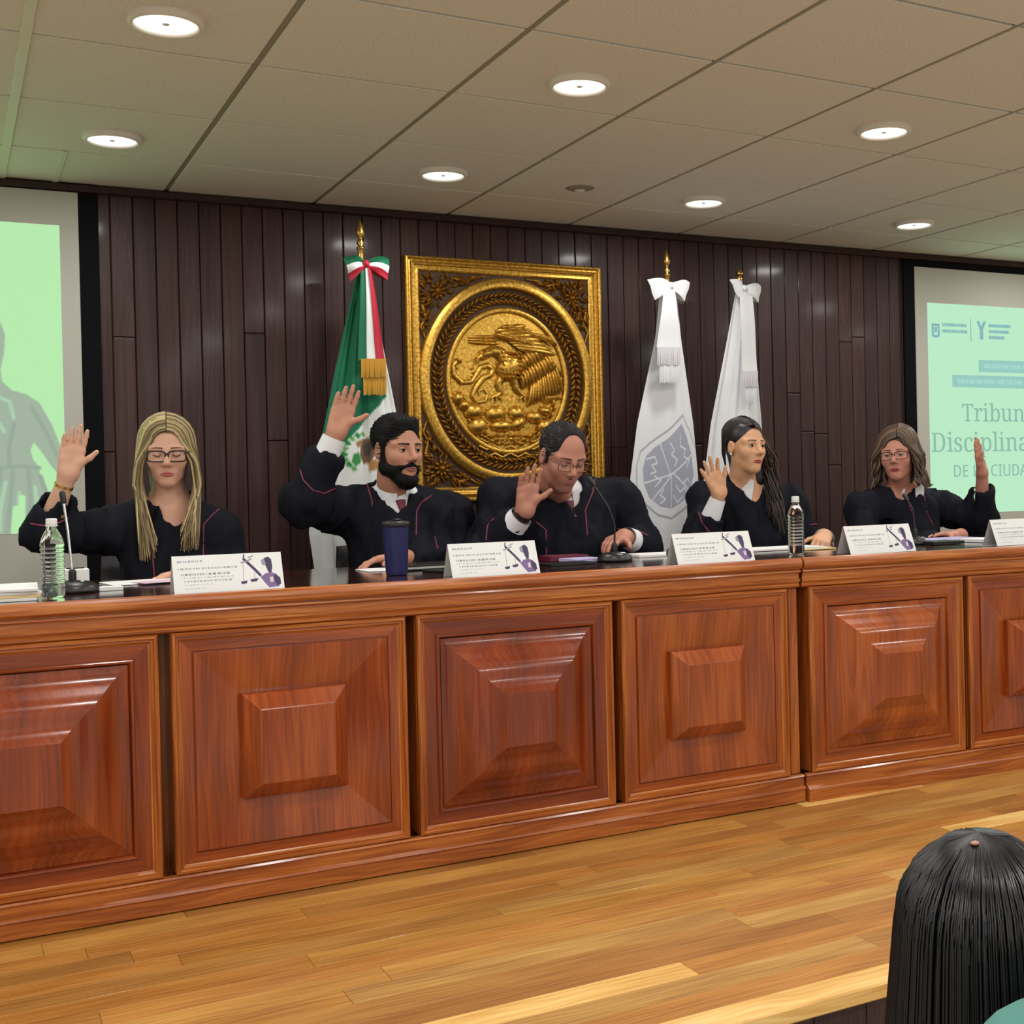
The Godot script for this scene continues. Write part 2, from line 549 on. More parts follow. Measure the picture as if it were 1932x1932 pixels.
func build_stage() -> void:
	var s := thing("stage_platform", "raised stage of warm oak strip flooring with a dark plank front", "stage", Vector3.ZERO, 0, "", "structure")
	var b := MB.new(); b.box(Vector3(2.35, STAGE_Y * 0.5 - 0.012, -3.92), Vector3(11.6, STAGE_Y - 0.024, 3.28))
	part("platform_core", b, M.wall_dark, s)
	# floor strips along x, each its own piece
	var lens := [0.55, 0.8, 1.05, 1.3, 1.6]
	var pw := 0.0905
	var pieces := []
	for k in 5:
		var m := MB.new(); m.grain = Vector3.RIGHT; m.uo = Vector2(k * 0.23, k * 0.41)
		m.box(Vector3(lens[k] * 0.5, -0.012, 0), Vector3(lens[k] - 0.0008, 0.024, pw - 0.0008), 0.0008)
		pieces.append(m.mesh())
	rng.seed = 5
	var z := -2.335 - pw * 0.5
	var row := 0
	while z > -3.78:
		var x := -1.2 - rng.randf() * 1.0
		while x < 5.0:
			var k := rng.randi() % 5
			var v := rng.randi() % 6
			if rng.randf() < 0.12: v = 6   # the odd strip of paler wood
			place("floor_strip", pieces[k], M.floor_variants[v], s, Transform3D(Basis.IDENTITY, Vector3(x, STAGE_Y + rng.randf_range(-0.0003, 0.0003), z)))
			x += lens[k]
		z -= pw
		row += 1
	b = MB.new(); b.grain = Vector3.RIGHT
	b.box(Vector3(2.35, STAGE_Y - 0.012, -4.70), Vector3(11.6, 0.023, 1.75))
	part("floor_field", b, M.floor_variants[1], s)
	b = MB.new(); b.grain = Vector3.RIGHT
	b.box(Vector3(-2.4, STAGE_Y - 0.012, -3.05), Vector3(2.2, 0.022, 1.5))
	b.box(Vector3(6.6, STAGE_Y - 0.012, -3.05), Vector3(3.2, 0.022, 1.5))
	part("floor_field", b, M.floor_variants[1], s)
	# pale nosing board on the edge of the stage
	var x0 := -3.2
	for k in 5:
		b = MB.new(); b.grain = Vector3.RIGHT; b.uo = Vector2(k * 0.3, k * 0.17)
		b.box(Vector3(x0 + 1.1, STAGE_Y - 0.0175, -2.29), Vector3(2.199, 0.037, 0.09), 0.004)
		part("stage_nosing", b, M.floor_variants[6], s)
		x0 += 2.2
	# dark riser planks
	var rp := MB.new(); rp.box(Vector3.ZERO, Vector3(0.148, STAGE_Y - 0.04, 0.016), 0.0015)
	var rpm := rp.mesh()
	x0 = -3.2
	while x0 < 8.0:
		place("riser_plank", rpm, M.wall_variants[rng.randi() % 5], s, Transform3D(Basis.IDENTITY, Vector3(x0, (STAGE_Y - 0.036) * 0.5, -2.272)))
		x0 += 0.15


# ---------------------------------------------------------------- the desk
# one front panel, 0.676 x 0.674, centred on its middle, facing +z
func panel_frame() -> MB:
	var b := MB.new()
	var h := 0.338
	# outer frame moulding: stepped ring of four mitred sides
	var prof := [Vector2(0.0, 0.0), Vector2(0.0, 0.012), Vector2(0.004, 0.017), Vector2(0.010, 0.017), Vector2(0.013, 0.010), Vector2(0.018, 0.012), Vector2(0.022, 0.006), Vector2(0.026, 0.004)]
	ring(b, h, prof)
	return b

func ring(b: MB, h: float, prof: Array) -> void:
	# prof: x = inset from the edge, y = height
	for s in 4:
		var q := Basis(Vector3.BACK, PI * 0.5 * s)
		b.grain = Vector3.RIGHT if s % 2 == 0 else Vector3.UP
		for k in prof.size() - 1:
			var p0: Vector2 = prof[k]; var p1: Vector2 = prof[k + 1]
			var a := h - p0.x; var c := h - p1.x
			b.quad(q * Vector3(-c, -c, p1.y), q * Vector3(-a, -a, p0.y), q * Vector3(a, -a, p0.y), q * Vector3(c, -c, p1.y))

# raised pillow field: inner bead then curved slopes up to a flat boss
func field_pillow() -> MB:
	var b := MB.new()
	ring(b, 0.312, [Vector2(0.0, 0.004), Vector2(0.036, 0.004), Vector2(0.037, 0.011), Vector2(0.041, 0.015), Vector2(0.046, 0.014), Vector2(0.049, 0.006), Vector2(0.052, 0.0)])
	var prof := []
	for k in 15:
		var t := k / 14.0
		# ogee: hollow near the rim, swelling, then hollow again below the boss
		var y := 0.005 + 0.092 * (t - 0.10 * sin(TAU * t * 1.5))
		prof.append(Vector2(0.052 + 0.178 * t, y))
	ring_smooth(b, 0.312, prof)
	b.grain = Vector3.UP
	var e := 0.312 - 0.23
	b.quad(Vector3(-e, -e, 0.097), Vector3(e, -e, 0.097), Vector3(e, e, 0.097), Vector3(-e, e, 0.097))
	return b

func ring_smooth(b: MB, h: float, prof: Array) -> void:
	for s in 4:
		var q := Basis(Vector3.BACK, PI * 0.5 * s)
		b.grain = Vector3.UP
		var pts := PackedVector3Array()
		for p in prof:
			var a: float = h - p.x
			pts.append(q * Vector3(-a, -a, p.y)); pts.append(q * Vector3(a, -a, p.y))
		b.grid(pts, 2, prof.size())

# dished field with a square raised boss in the middle
func field_boss() -> MB:
	var b := MB.new()
	ring(b, 0.312, [Vector2(0.0, 0.004), Vector2(0.028, 0.006), Vector2(0.029, 0.002), Vector2(0.033, 0.002), Vector2(0.034, 0.010)])
	b.grain = Vector3.UP
	var prof := [Vector2(0.034, 0.010), Vector2(0.10, 0.000), Vector2(0.165, -0.0095)]
	for s in 4:
		var q := Basis(Vector3.BACK, PI * 0.5 * s)
		for k in 2:
			var a: float = 0.312 - prof[k].x; var c: float = 0.312 - prof[k + 1].x
			b.quad(q * Vector3(-c, -c, prof[k + 1].y), q * Vector3(-a, -a, prof[k].y), q * Vector3(a, -a, prof[k].y), q * Vector3(c, -c, prof[k + 1].y))
	return b

func boss_block() -> MB:
	var b := MB.new()
	for s in 4:
		var q := Basis(Vector3.BACK, PI * 0.5 * s)
		b.grain = Vector3.UP
		var pr := [Vector2(0.150, -0.010), Vector2(0.150, 0.011), Vector2(0.147, 0.015), Vector2(0.108, 0.050), Vector2(0.105, 0.051)]
		for k in pr.size() - 1:
			var a: float = pr[k].x; var c: float = pr[k + 1].x
			b.quad(q * Vector3(-c, -c, pr[k + 1].y), q * Vector3(-a, -a, pr[k].y), q * Vector3(a, -a, pr[k].y), q * Vector3(c, -c, pr[k + 1].y))
	b.uo = Vector2(0.5, 0.5); b.grain = Vector3.UP
	var e := 0.105
	b.quad(Vector3(-e, -e, 0.051), Vector3(e, -e, 0.051), Vector3(e, e, 0.051), Vector3(-e, e, 0.051))
	return b

func build_desk() -> void:
	var frame := panel_frame().mesh()
	var pillow := field_pillow().mesh()
	var dish := field_boss().mesh()
	var block := boss_block().mesh()
	var d1 := thing("presidium_desk", "long varnished reddish wood desk with five moulded square front panels", "desk", Vector3(2.69, STAGE_Y, DESK_Z), 0)
	desk_run(d1, -3.61, 0.0, frame, pillow, dish, block, false)
	var d2 := thing("desk_wing", "shorter wing of the varnished desk with stepped plinth past the joint", "desk", Vector3(2.70, STAGE_Y, DESK_Z), -0.045)
	desk_run(d2, 0.0, 2.26, frame, pillow, dish, block, true)

# a run of panels; local x runs along the front, local z = 0 is the panel plane
func desk_run(d: Node3D, x0: float, x1: float, frame: Mesh, pillow: Mesh, dish: Mesh, block: Mesh, wing: bool) -> void:
	var starts := []   # left edge of each unit and its kind (true = pillow)
	if wing: starts = [[0.030, true], [0.772, false], [1.514, true]]
	else: starts = [[-3.573, false], [-2.863, true], [-2.153, false], [-1.443, true], [-0.733, false]]
	var yc := (0.774 + 0.10) * 0.5
	var n := 0
	for s in starts:
		var wdt := 0.676 if not wing else 0.716
		var xf := Transform3D(Basis.from_scale(Vector3(wdt / 0.676, 1, 1)), Vector3(s[0] + wdt * 0.5, yc, 0))
		var p := Node3D.new()
		p.name = "front_panel"
		d.add_child(p, true)
		p.transform = xf
		var v: Material = M.desk_variants[[2, 1, 2, 3, 0][n] if not wing else [0, 2, 0][n]]
		place("panel_frame", frame, M.desk_trim, p)
		if s[1]:
			place("raised_field", pillow, v, p)
		else:
			place("dished_field", dish, v, p)
			place("square_boss", block, v, p)
		var b := MB.new()
		b.box(Vector3(s[0] + wdt * 0.5, yc, -0.060), Vector3(wdt, 0.674, 0.100))
		part("panel_carcass", b, M.desk_trim, d)
		n += 1
	# back of the grooves between the panels
	var b := MB.new()
	b.box(Vector3((x0 + x1) * 0.5, 0.44, -0.122), Vector3(x1 - x0, 0.86, 0.02))
	part("groove_backing", b, M.desk_trim, d)
	for s in starts:
		b = MB.new(); b.box(Vector3(s[0] - 0.028, yc, -0.070), Vector3(0.012, 0.674, 0.02), 0.002)
		part("groove_bead", b, M.desk_trim, d)
	if not wing:
		b = MB.new(); b.box(Vector3(-0.022, yc, -0.020), Vector3(0.040, 0.674, 0.034), 0.003)
		part("end_stile", b, M.desk_trim, d)
	# worktop
	b = MB.new(); b.grain = Vector3.RIGHT
	b.box(Vector3((x0 + x1) * 0.5, 0.868 - (0.0008 if wing else 0.0), -0.435), Vector3(x1 - x0 - 0.001, 0.024, 0.87), 0.0006)
	part("worktop", b, M.desk_top, d)
	# rounded front rail
	b = MB.new(); b.grain = Vector3.RIGHT
	var prof := [Vector2(0.0, 0.882), Vector2(0.026, 0.883), Vector2(0.036, 0.880), Vector2(0.042, 0.873), Vector2(0.044, 0.864), Vector2(0.043, 0.852), Vector2(0.037, 0.845), Vector2(0.026, 0.842), Vector2(0.026, 0.838), Vector2(0.0, 0.838)]
	prof.reverse()
	b.moulding(prof, Vector3(x0, 0, -0.012), Vector3(x1, 0, -0.012), Vector3.BACK)
	part("front_rail", b, M.desk_trim, d)
	# bead and frieze below the rail
	b = MB.new(); b.grain = Vector3.RIGHT
	prof = [Vector2(0.0, 0.774), Vector2(0.006, 0.776), Vector2(0.012, 0.780), Vector2(0.012, 0.786), Vector2(0.008, 0.790), Vector2(0.011, 0.795), Vector2(0.016, 0.799), Vector2(0.016, 0.805), Vector2(0.011, 0.808), Vector2(0.011, 0.828), Vector2(0.018, 0.829), Vector2(0.022, 0.833), Vector2(0.021, 0.838), Vector2(0.0, 0.842)]
	b.moulding(prof, Vector3(x0, 0, 0), Vector3(x1, 0, 0), Vector3.BACK)
	part("frieze", b, M.desk_trim, d)
	# plinth
	b = MB.new(); b.grain = Vector3.RIGHT
	var pz := 0.014 if wing else 0.0
	prof = [Vector2(0.0, 0.004 if not wing else 0.0), Vector2(0.022 + pz, 0.004 if not wing else 0.0), Vector2(0.022 + pz, 0.045), Vector2(0.026 + pz * 0.4, 0.050), Vector2(0.024, 0.056), Vector2(0.018, 0.060), Vector2(0.014, 0.060), Vector2(0.014, 0.088), Vector2(0.019, 0.092), Vector2(0.016, 0.098), Vector2(0.0, 0.100)]
	b.moulding(prof, Vector3(x0, 0, 0), Vector3(x1, 0, 0), Vector3.BACK)
	part("plinth", b, M.desk_trim, d)
	b = MB.new()
	b.box(Vector3((x0 + x1) * 0.5, 0.03, -0.3), Vector3(x1 - x0 - 0.01, 0.06, 0.56))
	part("base_board", b, M.desk_trim, d)
	for e in [x0 + 0.012, x1 - 0.012]:
		b = MB.new(); b.box(Vector3(e, 0.45, -0.32), Vector3(0.022, 0.81, 0.5), 0.002)
		part("side_panel", b, M.desk_trim, d)


# ---------------------------------------------------------------- small painter for printed surfaces
func fill_poly(img: Image, pts: Array, col: Color) -> void:
	var lo := Vector2(1e9, 1e9); var hi := Vector2(-1e9, -1e9)
	for p in pts: lo = lo.min(p); hi = hi.max(p)
	var poly := PackedVector2Array(pts)
	for y in range(maxi(0, int(lo.y)), mini(img.get_height(), int(hi.y) + 2)):
		for x in range(maxi(0, int(lo.x)), mini(img.get_width(), int(hi.x) + 2)):
			if Geometry2D.is_point_in_polygon(Vector2(x + 0.5, y + 0.5), poly): img.set_pixel(x, y, col)

func stroke(img: Image, pts: Array, w: float, col: Color) -> void:
	for k in pts.size() - 1:
		var a: Vector2 = pts[k]; var b: Vector2 = pts[k + 1]
		var lo := a.min(b) - Vector2(w, w); var hi := a.max(b) + Vector2(w, w)
		for y in range(maxi(0, int(lo.y)), mini(img.get_height(), int(hi.y) + 2)):
			for x in range(maxi(0, int(lo.x)), mini(img.get_width(), int(hi.x) + 2)):
				var q := Vector2(x + 0.5, y + 0.5)
				var f := clampf((w * 0.5 + 0.5) - Geometry2D.get_closest_point_to_segment(q, a, b).distance_to(q), 0, 1)
				if f > 0: img.set_pixel(x, y, img.get_pixel(x, y).lerp(col, f))

func soften(img: Image, times := 1) -> void:
	for k in times:
		var w := img.get_width(); var h := img.get_height()
		img.resize(w / 2, h / 2, Image.INTERPOLATE_BILINEAR)
		img.resize(w, h, Image.INTERPOLATE_CUBIC)

func text_mesh(t: String, height: float, serif: bool, depth := 0.002, weight := 400) -> TextMesh:
	var f := SystemFont.new()
	f.font_names = PackedStringArray(["Droid Serif" if serif else "Droid Sans"])
	f.font_weight = weight
	var m := TextMesh.new()
	m.text = t
	m.font = f
	m.font_size = 64
	m.pixel_size = height / 64.0
	m.depth = depth
	m.horizontal_alignment = HORIZONTAL_ALIGNMENT_LEFT
	m.vertical_alignment = VERTICAL_ALIGNMENT_BOTTOM
	return m

func glow_mat(col: Color, tex: Texture2D = null) -> StandardMaterial3D:
	var m := mat(Color.BLACK, 0.9)
	m.emission_enabled = true
	m.emission = col
	m.emission_energy_multiplier = 1.0 / EXPO
	if tex:
		m.emission = Color.BLACK
		m.emission_texture = tex
	return m


# ---------------------------------------------------------------- projection screens
func screen(called: String, label: String, x0: float, x1: float, y0: float, y1: float, pic: Rect2, picture: Material, lit: Color) -> Node3D:
	var s := thing(called, label, "projection screen", wall_frame() * Vector3((x0 + x1) * 0.5, 0, 0))
	s.transform = wall_frame() * Transform3D(Basis.IDENTITY, Vector3((x0 + x1) * 0.5, 0, 0.012))
	var cx := (x0 + x1) * 0.5
	var b := MB.new(); b.box(Vector3(0, (y0 + y1) * 0.5, 0.010), Vector3(x1 - x0 + 0.15, y1 - y0 + 0.085, 0.018), 0.002)
	part("black_border", b, M.black, s)
	b = MB.new(); b.box(Vector3(0, (y0 + y1) * 0.5, 0.021), Vector3(x1 - x0, y1 - y0, 0.006), 0.001)
	part("screen_cloth", b, M.screen_cloth, s)
	b = MB.new()
	var z := 0.0255
	var p := pic.position - Vector2(cx, 0); var e := pic.end - Vector2(cx, 0)
	b.quad_uv(Vector3(p.x, p.y, z), Vector3(e.x, p.y, z), Vector3(e.x, e.y, z), Vector3(p.x, e.y, z))
	part("projected_picture", b, picture, s)
	var l := AreaLight3D.new()
	l.name = "picture_light"
	l.area_size = pic.size * 0.96
	l.light_energy = 0.30
	l.light_color = lit
	l.area_range = 14.0
	l.shadow_enabled = true
	l.rotation.y = PI
	l.position = Vector3((p.x + e.x) * 0.5, (p.y + e.y) * 0.5, 0.035)
	s.add_child(l)
	return s

func build_screens() -> void:
	# left: grey statue of a draped figure on pale green
	var bg := c8(181, 233, 172)
	var img := Image.create(1024, 580, true, Image.FORMAT_RGB8)
	img.fill(bg)
	# picture pixels: right end of the picture lies at u = 115, one photo pixel is 1024 / 1105 of a texel wide
	var px := func(u: float, v: float) -> Vector2: return Vector2(1024.0 - (114.0 - u) * 1.01, (v - 424.0) * 0.995)
	var grey := c8(160, 178, 158); var deep := c8(149, 167, 150); var pale := c8(176, 210, 170)
	var body := []
	for q in [[-160, 640], [-60, 600], [0, 606], [12, 612], [19, 635], [17, 668], [10, 700], [12, 722], [28, 738], [52, 746], [72, 760], [92, 800], [104, 836], [118, 868], [118, 912], [92, 884], [72, 850], [62, 836], [56, 850], [60, 868], [68, 880], [72, 900], [84, 928], [98, 960], [106, 1008], [-160, 1008]]:
		body.append(px.call(q[0], q[1]))
	fill_poly(img, body, grey)
	for f in [[[-40, 610], [-4, 640], [2, 690], [-10, 730]], [[60, 770], [84, 820], [112, 890]], [[30, 800], [20, 850], [22, 880]], [[0, 884], [40, 880], [70, 884]], [[6, 890], [-4, 950], [-10, 1008]], [[26, 890], [20, 950], [14, 1008]], [[52, 890], [54, 950], [46, 1008]], [[72, 900], [88, 960], [92, 1008]]]:
		var l := []
		for q in f: l.append(px.call(q[0], q[1]))
		stroke(img, l, 7.0, deep)
	for f in [[[0, 748], [24, 760], [30, 790]], [[0, 790], [14, 816]], [[14, 910], [4, 960], [2, 1000]], [[62, 920], [66, 970], [58, 1004]], [[36, 930], [34, 1000]]]:
		var l := []
		for q in f: l.append(px.call(q[0], q[1]))
		stroke(img, l, 7.0, c8(170, 204, 174))
	for f in [[[40, 940], [38, 1006]], [[30, 960], [26, 1006]]]:
		var l := []
		for q in f: l.append(px.call(q[0], q[1]))
		stroke(img, l, 12.0, bg)
	soften(img, 2)
	img.generate_mipmaps()
	screen("projection_screen", "projection screen with a grey draped statue on pale green, beside the blonde judge", -1.83, 0.492, -0.55, 1.222, Rect2(-1.75, -0.139, 2.172, 1.224), glow_mat(Color.WHITE, ImageTexture.create_from_image(img)), c8(170, 255, 150))
	# right: pale green title slide
	var r := screen("projection_screen", "projection screen with a pale green title slide, behind the brown-haired judge", 4.765, 7.2, -0.55, 1.185, Rect2(4.848, -0.205, 2.1, 1.192), glow_mat(c8(184, 233, 196)), c8(170, 255, 185))
	var cx := (4.765 + 7.2) * 0.5
	var ink := glow_mat(c8(140, 186, 168))
	var bar := glow_mat(c8(146, 200, 190))
	var light_ink := glow_mat(c8(160, 212, 200))
	var logo_ink := glow_mat(c8(128, 178, 182))
	for t in [["Tribunal", 5.085, 0.285, 0.140, true], ["Disciplina", 4.855, 0.110, 0.150, true], ["DE LA CIUDAD", 5.01, -0.020, 0.095, false]]:
		var o := place("slide_lettering", text_mesh(t[0], t[3], t[4]), ink, r, Transform3D(Basis.IDENTITY, Vector3(t[1] - cx, t[2], 0.0275)))
		o.scale.x = 1.04
	# two colour bars with faint lettering
	for q in [[5.22, 0.640, 1.5, 0.070, "SESION ORDINARIA"], [5.02, 0.550, 1.75, 0.070, "COORDINACION DEL PLENO"]]:
		var b := MB.new(); b.box(Vector3(q[0] - cx + q[2] * 0.5, q[1], 0.0265), Vector3(q[2], q[3], 0.001))
		part("title_bar", b, bar, r)
		var dash := MB.new()
		rng.seed = 3
		var xx: float = q[0] - cx + 0.05
		while xx < q[0] - cx + 0.9:
			var w := rng.randf_range(0.012, 0.03)
			dash.box(Vector3(xx, q[1], 0.0275), Vector3(w, 0.026, 0.001))
			xx += w + 0.006
		tag(part("title_bar_print", dash, light_ink, r), "", "", "", "stuff")
	# logo: emblem, lines of small print, a divider, a Y shaped mark and three lines
	var g := MB.new()
	g.box(Vector3(4.905 - cx, 0.865, 0.0265), Vector3(0.055, 0.014, 0.001))
	g.box(Vector3(4.885 - cx, 0.835, 0.0265), Vector3(0.014, 0.07, 0.001))
	g.box(Vector3(4.927 - cx, 0.835, 0.0265), Vector3(0.014, 0.07, 0.001))
	g.box(Vector3(4.906 - cx, 0.800, 0.0265), Vector3(0.040, 0.014, 0.001))
	g.box(Vector3(4.906 - cx, 0.838, 0.0265), Vector3(0.018, 0.030, 0.001))
	part("slide_crest", g, logo_ink, r)
	g = MB.new()
	for yy in [0.868, 0.832]:
		var xx := 4.955 - cx
		rng.seed = int(yy * 1000)
		while xx < 5.125 - cx:
			var w := rng.randf_range(0.006, 0.016)
			g.box(Vector3(xx + w * 0.5, yy, 0.0265), Vector3(w, 0.018, 0.001)); xx += w + 0.004
	for k in 3:
		var xx := 5.30 - cx
		while xx < 5.46 - cx - 0.02 * k:
			var w := rng.randf_range(0.008, 0.018)
			g.box(Vector3(xx + w * 0.5, 0.875 - 0.034 * k, 0.0265), Vector3(w, 0.018, 0.001)); xx += w + 0.003
	tag(part("slide_small_print", g, logo_ink, r), "", "", "", "stuff")
	g = MB.new(); g.box(Vector3(5.165 - cx, 0.845, 0.0265), Vector3(0.005, 0.13, 0.001))
	part("slide_divider", g, logo_ink, r)
	g = MB.new()
	g.prism(PackedVector2Array([Vector2(-0.035, 0.05), Vector2(-0.012, 0.0), Vector2(-0.012, -0.055), Vector2(0.012, -0.055), Vector2(0.012, 0.0), Vector2(0.035, 0.05), Vector2(0.016, 0.05), Vector2(0.0, 0.016), Vector2(-0.016, 0.05)]), 0.001, Transform3D(Basis.IDENTITY, Vector3(5.245 - cx, 0.848, 0.0262)))
	part("slide_mark", g, logo_ink, r)


# ---------------------------------------------------------------- gilded coat of arms
func oval(b: MB, hw: float, hh: float, prof: Array, seg := 96) -> void:
	# prof: x = out from the oval, y = height
	var pts := PackedVector3Array()
	for p in prof:
		for i in seg:
			var a := TAU * i / seg
			var nn := Vector2(cos(a) * hh, sin(a) * hw).normalized()
			pts.append(Vector3(cos(a) * hw + nn.x * p.x, sin(a) * hh + nn.y * p.x, p.y))
	b.grid(pts, seg, prof.size(), true, true)

func blob(b: MB, x: float, y: float, rx: float, ry: float, ang: float, z := 0.0, h := 0.012, nu := 8, nv := 3) -> void:
	h *= 1.35
	b.ellipsoid(Transform3D(Basis(Vector3.BACK, ang) * Basis.from_scale(Vector3(rx, ry, h)), Vector3(x, y, z)), nu, nv, true)

func worm(b: MB, pts: Array, r0: float, r1: float, z := 0.0, sides := 8) -> void:
	# tube through 2-D points smoothed with a curve
	var c := Curve3D.new()
	for k in pts.size():
		var p: Vector2 = pts[k]
		var q: Vector2 = pts[maxi(k - 1, 0)]; var r: Vector2 = pts[mini(k + 1, pts.size() - 1)]
		var t := (r - q) / 6.0
		c.add_point(Vector3(p.x, p.y, z), Vector3(-t.x, -t.y, 0), Vector3(t.x, t.y, 0))
	var n := pts.size() * 5
	var path := PackedVector3Array(); var rad := PackedFloat32Array()
	for k in n + 1:
		path.append(c.sample_baked(c.get_baked_length() * k / n))
		rad.append(lerpf(r0, r1, float(k) / n))
	b.tube(path, rad, sides)

# feather: long leaf with a raised quill
func feather(b: MB, a: Vector2, e: Vector2, w: float, z: float, h := 0.010) -> void:
	var d := e - a
	blob(b, (a.x + e.x) * 0.5, (a.y + e.y) * 0.5, d.length() * 0.54, w, d.angle(), z, h, 10, 3)

func eb(zx: float, zy: float) -> Vector2:
	return Vector2((zx - 800.0) * 0.00070, (1000.0 - zy) * 0.00064)

func build_emblem() -> void:
	var e := thing("gilded_relief", "large gilded carved relief of an eagle devouring a snake in a moulded square frame", "wall relief")
	e.transform = wall_frame() * Transform3D(Basis.IDENTITY, Vector3(2.3195, 0.499, 0.012))
	var hw := 0.4885; var hh := 0.559
	var b := MB.new(); b.box(Vector3(0, 0, 0.012), Vector3(hw * 2 - 0.04, hh * 2 - 0.04, 0.024))
	part("back_board", b, M.relief_ground, e)
	# four mitred frame sides
	var prof := [Vector2(0, 0), Vector2(0, 0.040), Vector2(0.004, 0.046), Vector2(0.011, 0.048), Vector2(0.016, 0.044), Vector2(0.018, 0.036), Vector2(0.024, 0.037), Vector2(0.028, 0.046), Vector2(0.034, 0.050), Vector2(0.040, 0.047), Vector2(0.043, 0.038), Vector2(0.050, 0.036), Vector2(0.060, 0.037), Vector2(0.066, 0.032), Vector2(0.068, 0.024)]
	for s in 4:
		var q := Basis(Vector3.BACK, PI * 0.5 * s)
		var w := hw if s % 2 == 0 else hh
		var h := hh if s % 2 == 0 else hw
		b = MB.new(); b.grain = Vector3.RIGHT
		for k in prof.size() - 1:
			var p0: Vector2 = prof[k]; var p1: Vector2 = prof[k + 1]
			b.quad(q * Vector3(-(w - p1.x), -(h - p1.x), p1.y), q * Vector3(-(w - p0.x), -(h - p0.x), p0.y), q * Vector3(w - p0.x, -(h - p0.x), p0.y), q * Vector3(w - p1.x, -(h - p1.x), p1.y))
		part("frame_side", b, M.gold, e)
	# oval mouldings
	b = MB.new(); oval(b, 0.385, 0.432, [Vector2(-0.002, 0.024), Vector2(0.0, 0.050), Vector2(0.008, 0.056), Vector2(0.030, 0.054), Vector2(0.034, 0.048), Vector2(0.040, 0.050), Vector2(0.046, 0.044), Vector2(0.050, 0.024)])
	part("outer_oval_band", b, M.gold, e)
	b = MB.new(); oval(b, 0.290, 0.328, [Vector2(-0.012, 0.024), Vector2(-0.008, 0.034), Vector2(-0.002, 0.040), Vector2(0.010, 0.040), Vector2(0.016, 0.034), Vector2(0.019, 0.024)])
	part("inner_oval_band", b, M.gold, e)
	# smooth field inside the oval
	b = MB.new()
	var pts := PackedVector3Array()
	for j in 7:
		for i in 64:
			var a := TAU * i / 64
			var r := 1.0 - j / 6.0
			pts.append(Vector3(cos(a) * 0.284 * r, sin(a) * 0.322 * r, 0.026 + 0.012 * (1.0 - r * r)))
	b.grid(pts, 64, 7, true, false)
	part("oval_field", b, M.gold, e)
	# wreath of leaves between the two ovals
	b = MB.new()
	rng.seed = 31
	for k in 88:
		var a := TAU * k / 88
		var t := atan2(cos(a) * 0.388, -sin(a) * 0.346)
		for s in [-1.0, 1.0]:
			var r: float = 1.0 + s * 0.042
			blob(b, cos(a) * 0.346 * r, sin(a) * 0.388 * r, 0.022, 0.0085, t + s * 0.55, 0.026, 0.016, 8, 3)
		if k % 2: blob(b, cos(a) * 0.346, sin(a) * 0.388, 0.008, 0.008, 0, 0.034, 0.012, 8, 3)
	part("leaf_wreath", b, M.gold_dark, e)
	# corner ornaments
	for s in [Vector2(-1, 1), Vector2(1, 1), Vector2(-1, -1), Vector2(1, -1)]:
		b = MB.new()
		rng.seed = int(40 + s.x + 3 * s.y)
		var co := Vector2(0.335, 0.405)
		for k in 9:
			var a := TAU * k / 9
			blob(b, (co.x + cos(a) * 0.026) * s.x, (co.y + sin(a) * 0.028) * s.y, 0.018, 0.010, atan2(sin(a) * s.y, cos(a) * s.x), 0.024, 0.018)
		blob(b, co.x * s.x, co.y * s.y, 0.016, 0.016, 0, 0.032, 0.016)
		var tries := 0
		var made := 0
		while made < 70 and tries < 900:
			tries += 1
			var p := Vector2(rng.randf_range(0.1, 0.41), rng.randf_range(0.12, 0.48))
			if Vector2(p.x / 0.452, p.y / 0.498).length() < 1.0 or p.distance_to(co) < 0.045: continue
			var an := (p - co).angle() + rng.randf_range(-0.7, 0.7)
			blob(b, p.x * s.x, p.y * s.y, rng.randf_range(0.014, 0.026), rng.randf_range(0.005, 0.009), atan2(sin(an) * s.y, cos(an) * s.x), 0.022, rng.randf_range(0.012, 0.022))
			made += 1
		for q in [[Vector2(0.41, 0.34), Vector2(0.395, 0.28), Vector2(0.418, 0.24), Vector2(0.40, 0.19)], [Vector2(0.27, 0.47), Vector2(0.20, 0.455), Vector2(0.16, 0.478), Vector2(0.10, 0.483)]]:
			var l := []
			for p in q: l.append(Vector2(p.x * s.x, p.y * s.y))
			worm(b, l, 0.009, 0.005, 0.03, 6)
		part("corner_ornament", b, M.gold_dark, e)
	# eagle
	b = MB.new()
	var z0 := 0.036
	# far wing, spread to the top
	for k in 7:
		var t := k / 6.0
		feather(b, eb(lerpf(720, 860, t), lerpf(640, 760, t)), eb(lerpf(930, 1130, t), lerpf(590, 800, t)), 0.018, z0 + 0.004 * k, 0.016)
	for k in 6:
		feather(b, eb(740 + 60 * k, 615 + 8 * k), eb(840 + 62 * k, 600 + 26 * k), 0.012, z0 + 0.012, 0.016)
	for k in 9:
		var t := k / 8.0
		feather(b, eb(lerpf(700, 900, t), lerpf(660, 700, t)), eb(lerpf(800, 1010, t), lerpf(700, 760, t)), 0.012, z0 + 0.016 + 0.003 * (k % 2), 0.018)
	for k in 8:
		var t := k / 7.0
		feather(b, eb(lerpf(1000, 1130, t), lerpf(760, 880, t)), eb(lerpf(1080, 1190, t), lerpf(800, 960, t)), 0.011, z0 + 0.004, 0.018)
	# near wing tip on the left
	for k in 3:
		feather(b, eb(525, 690 + 18 * k), eb(735, 680 + 26 * k), 0.010, z0, 0.012)
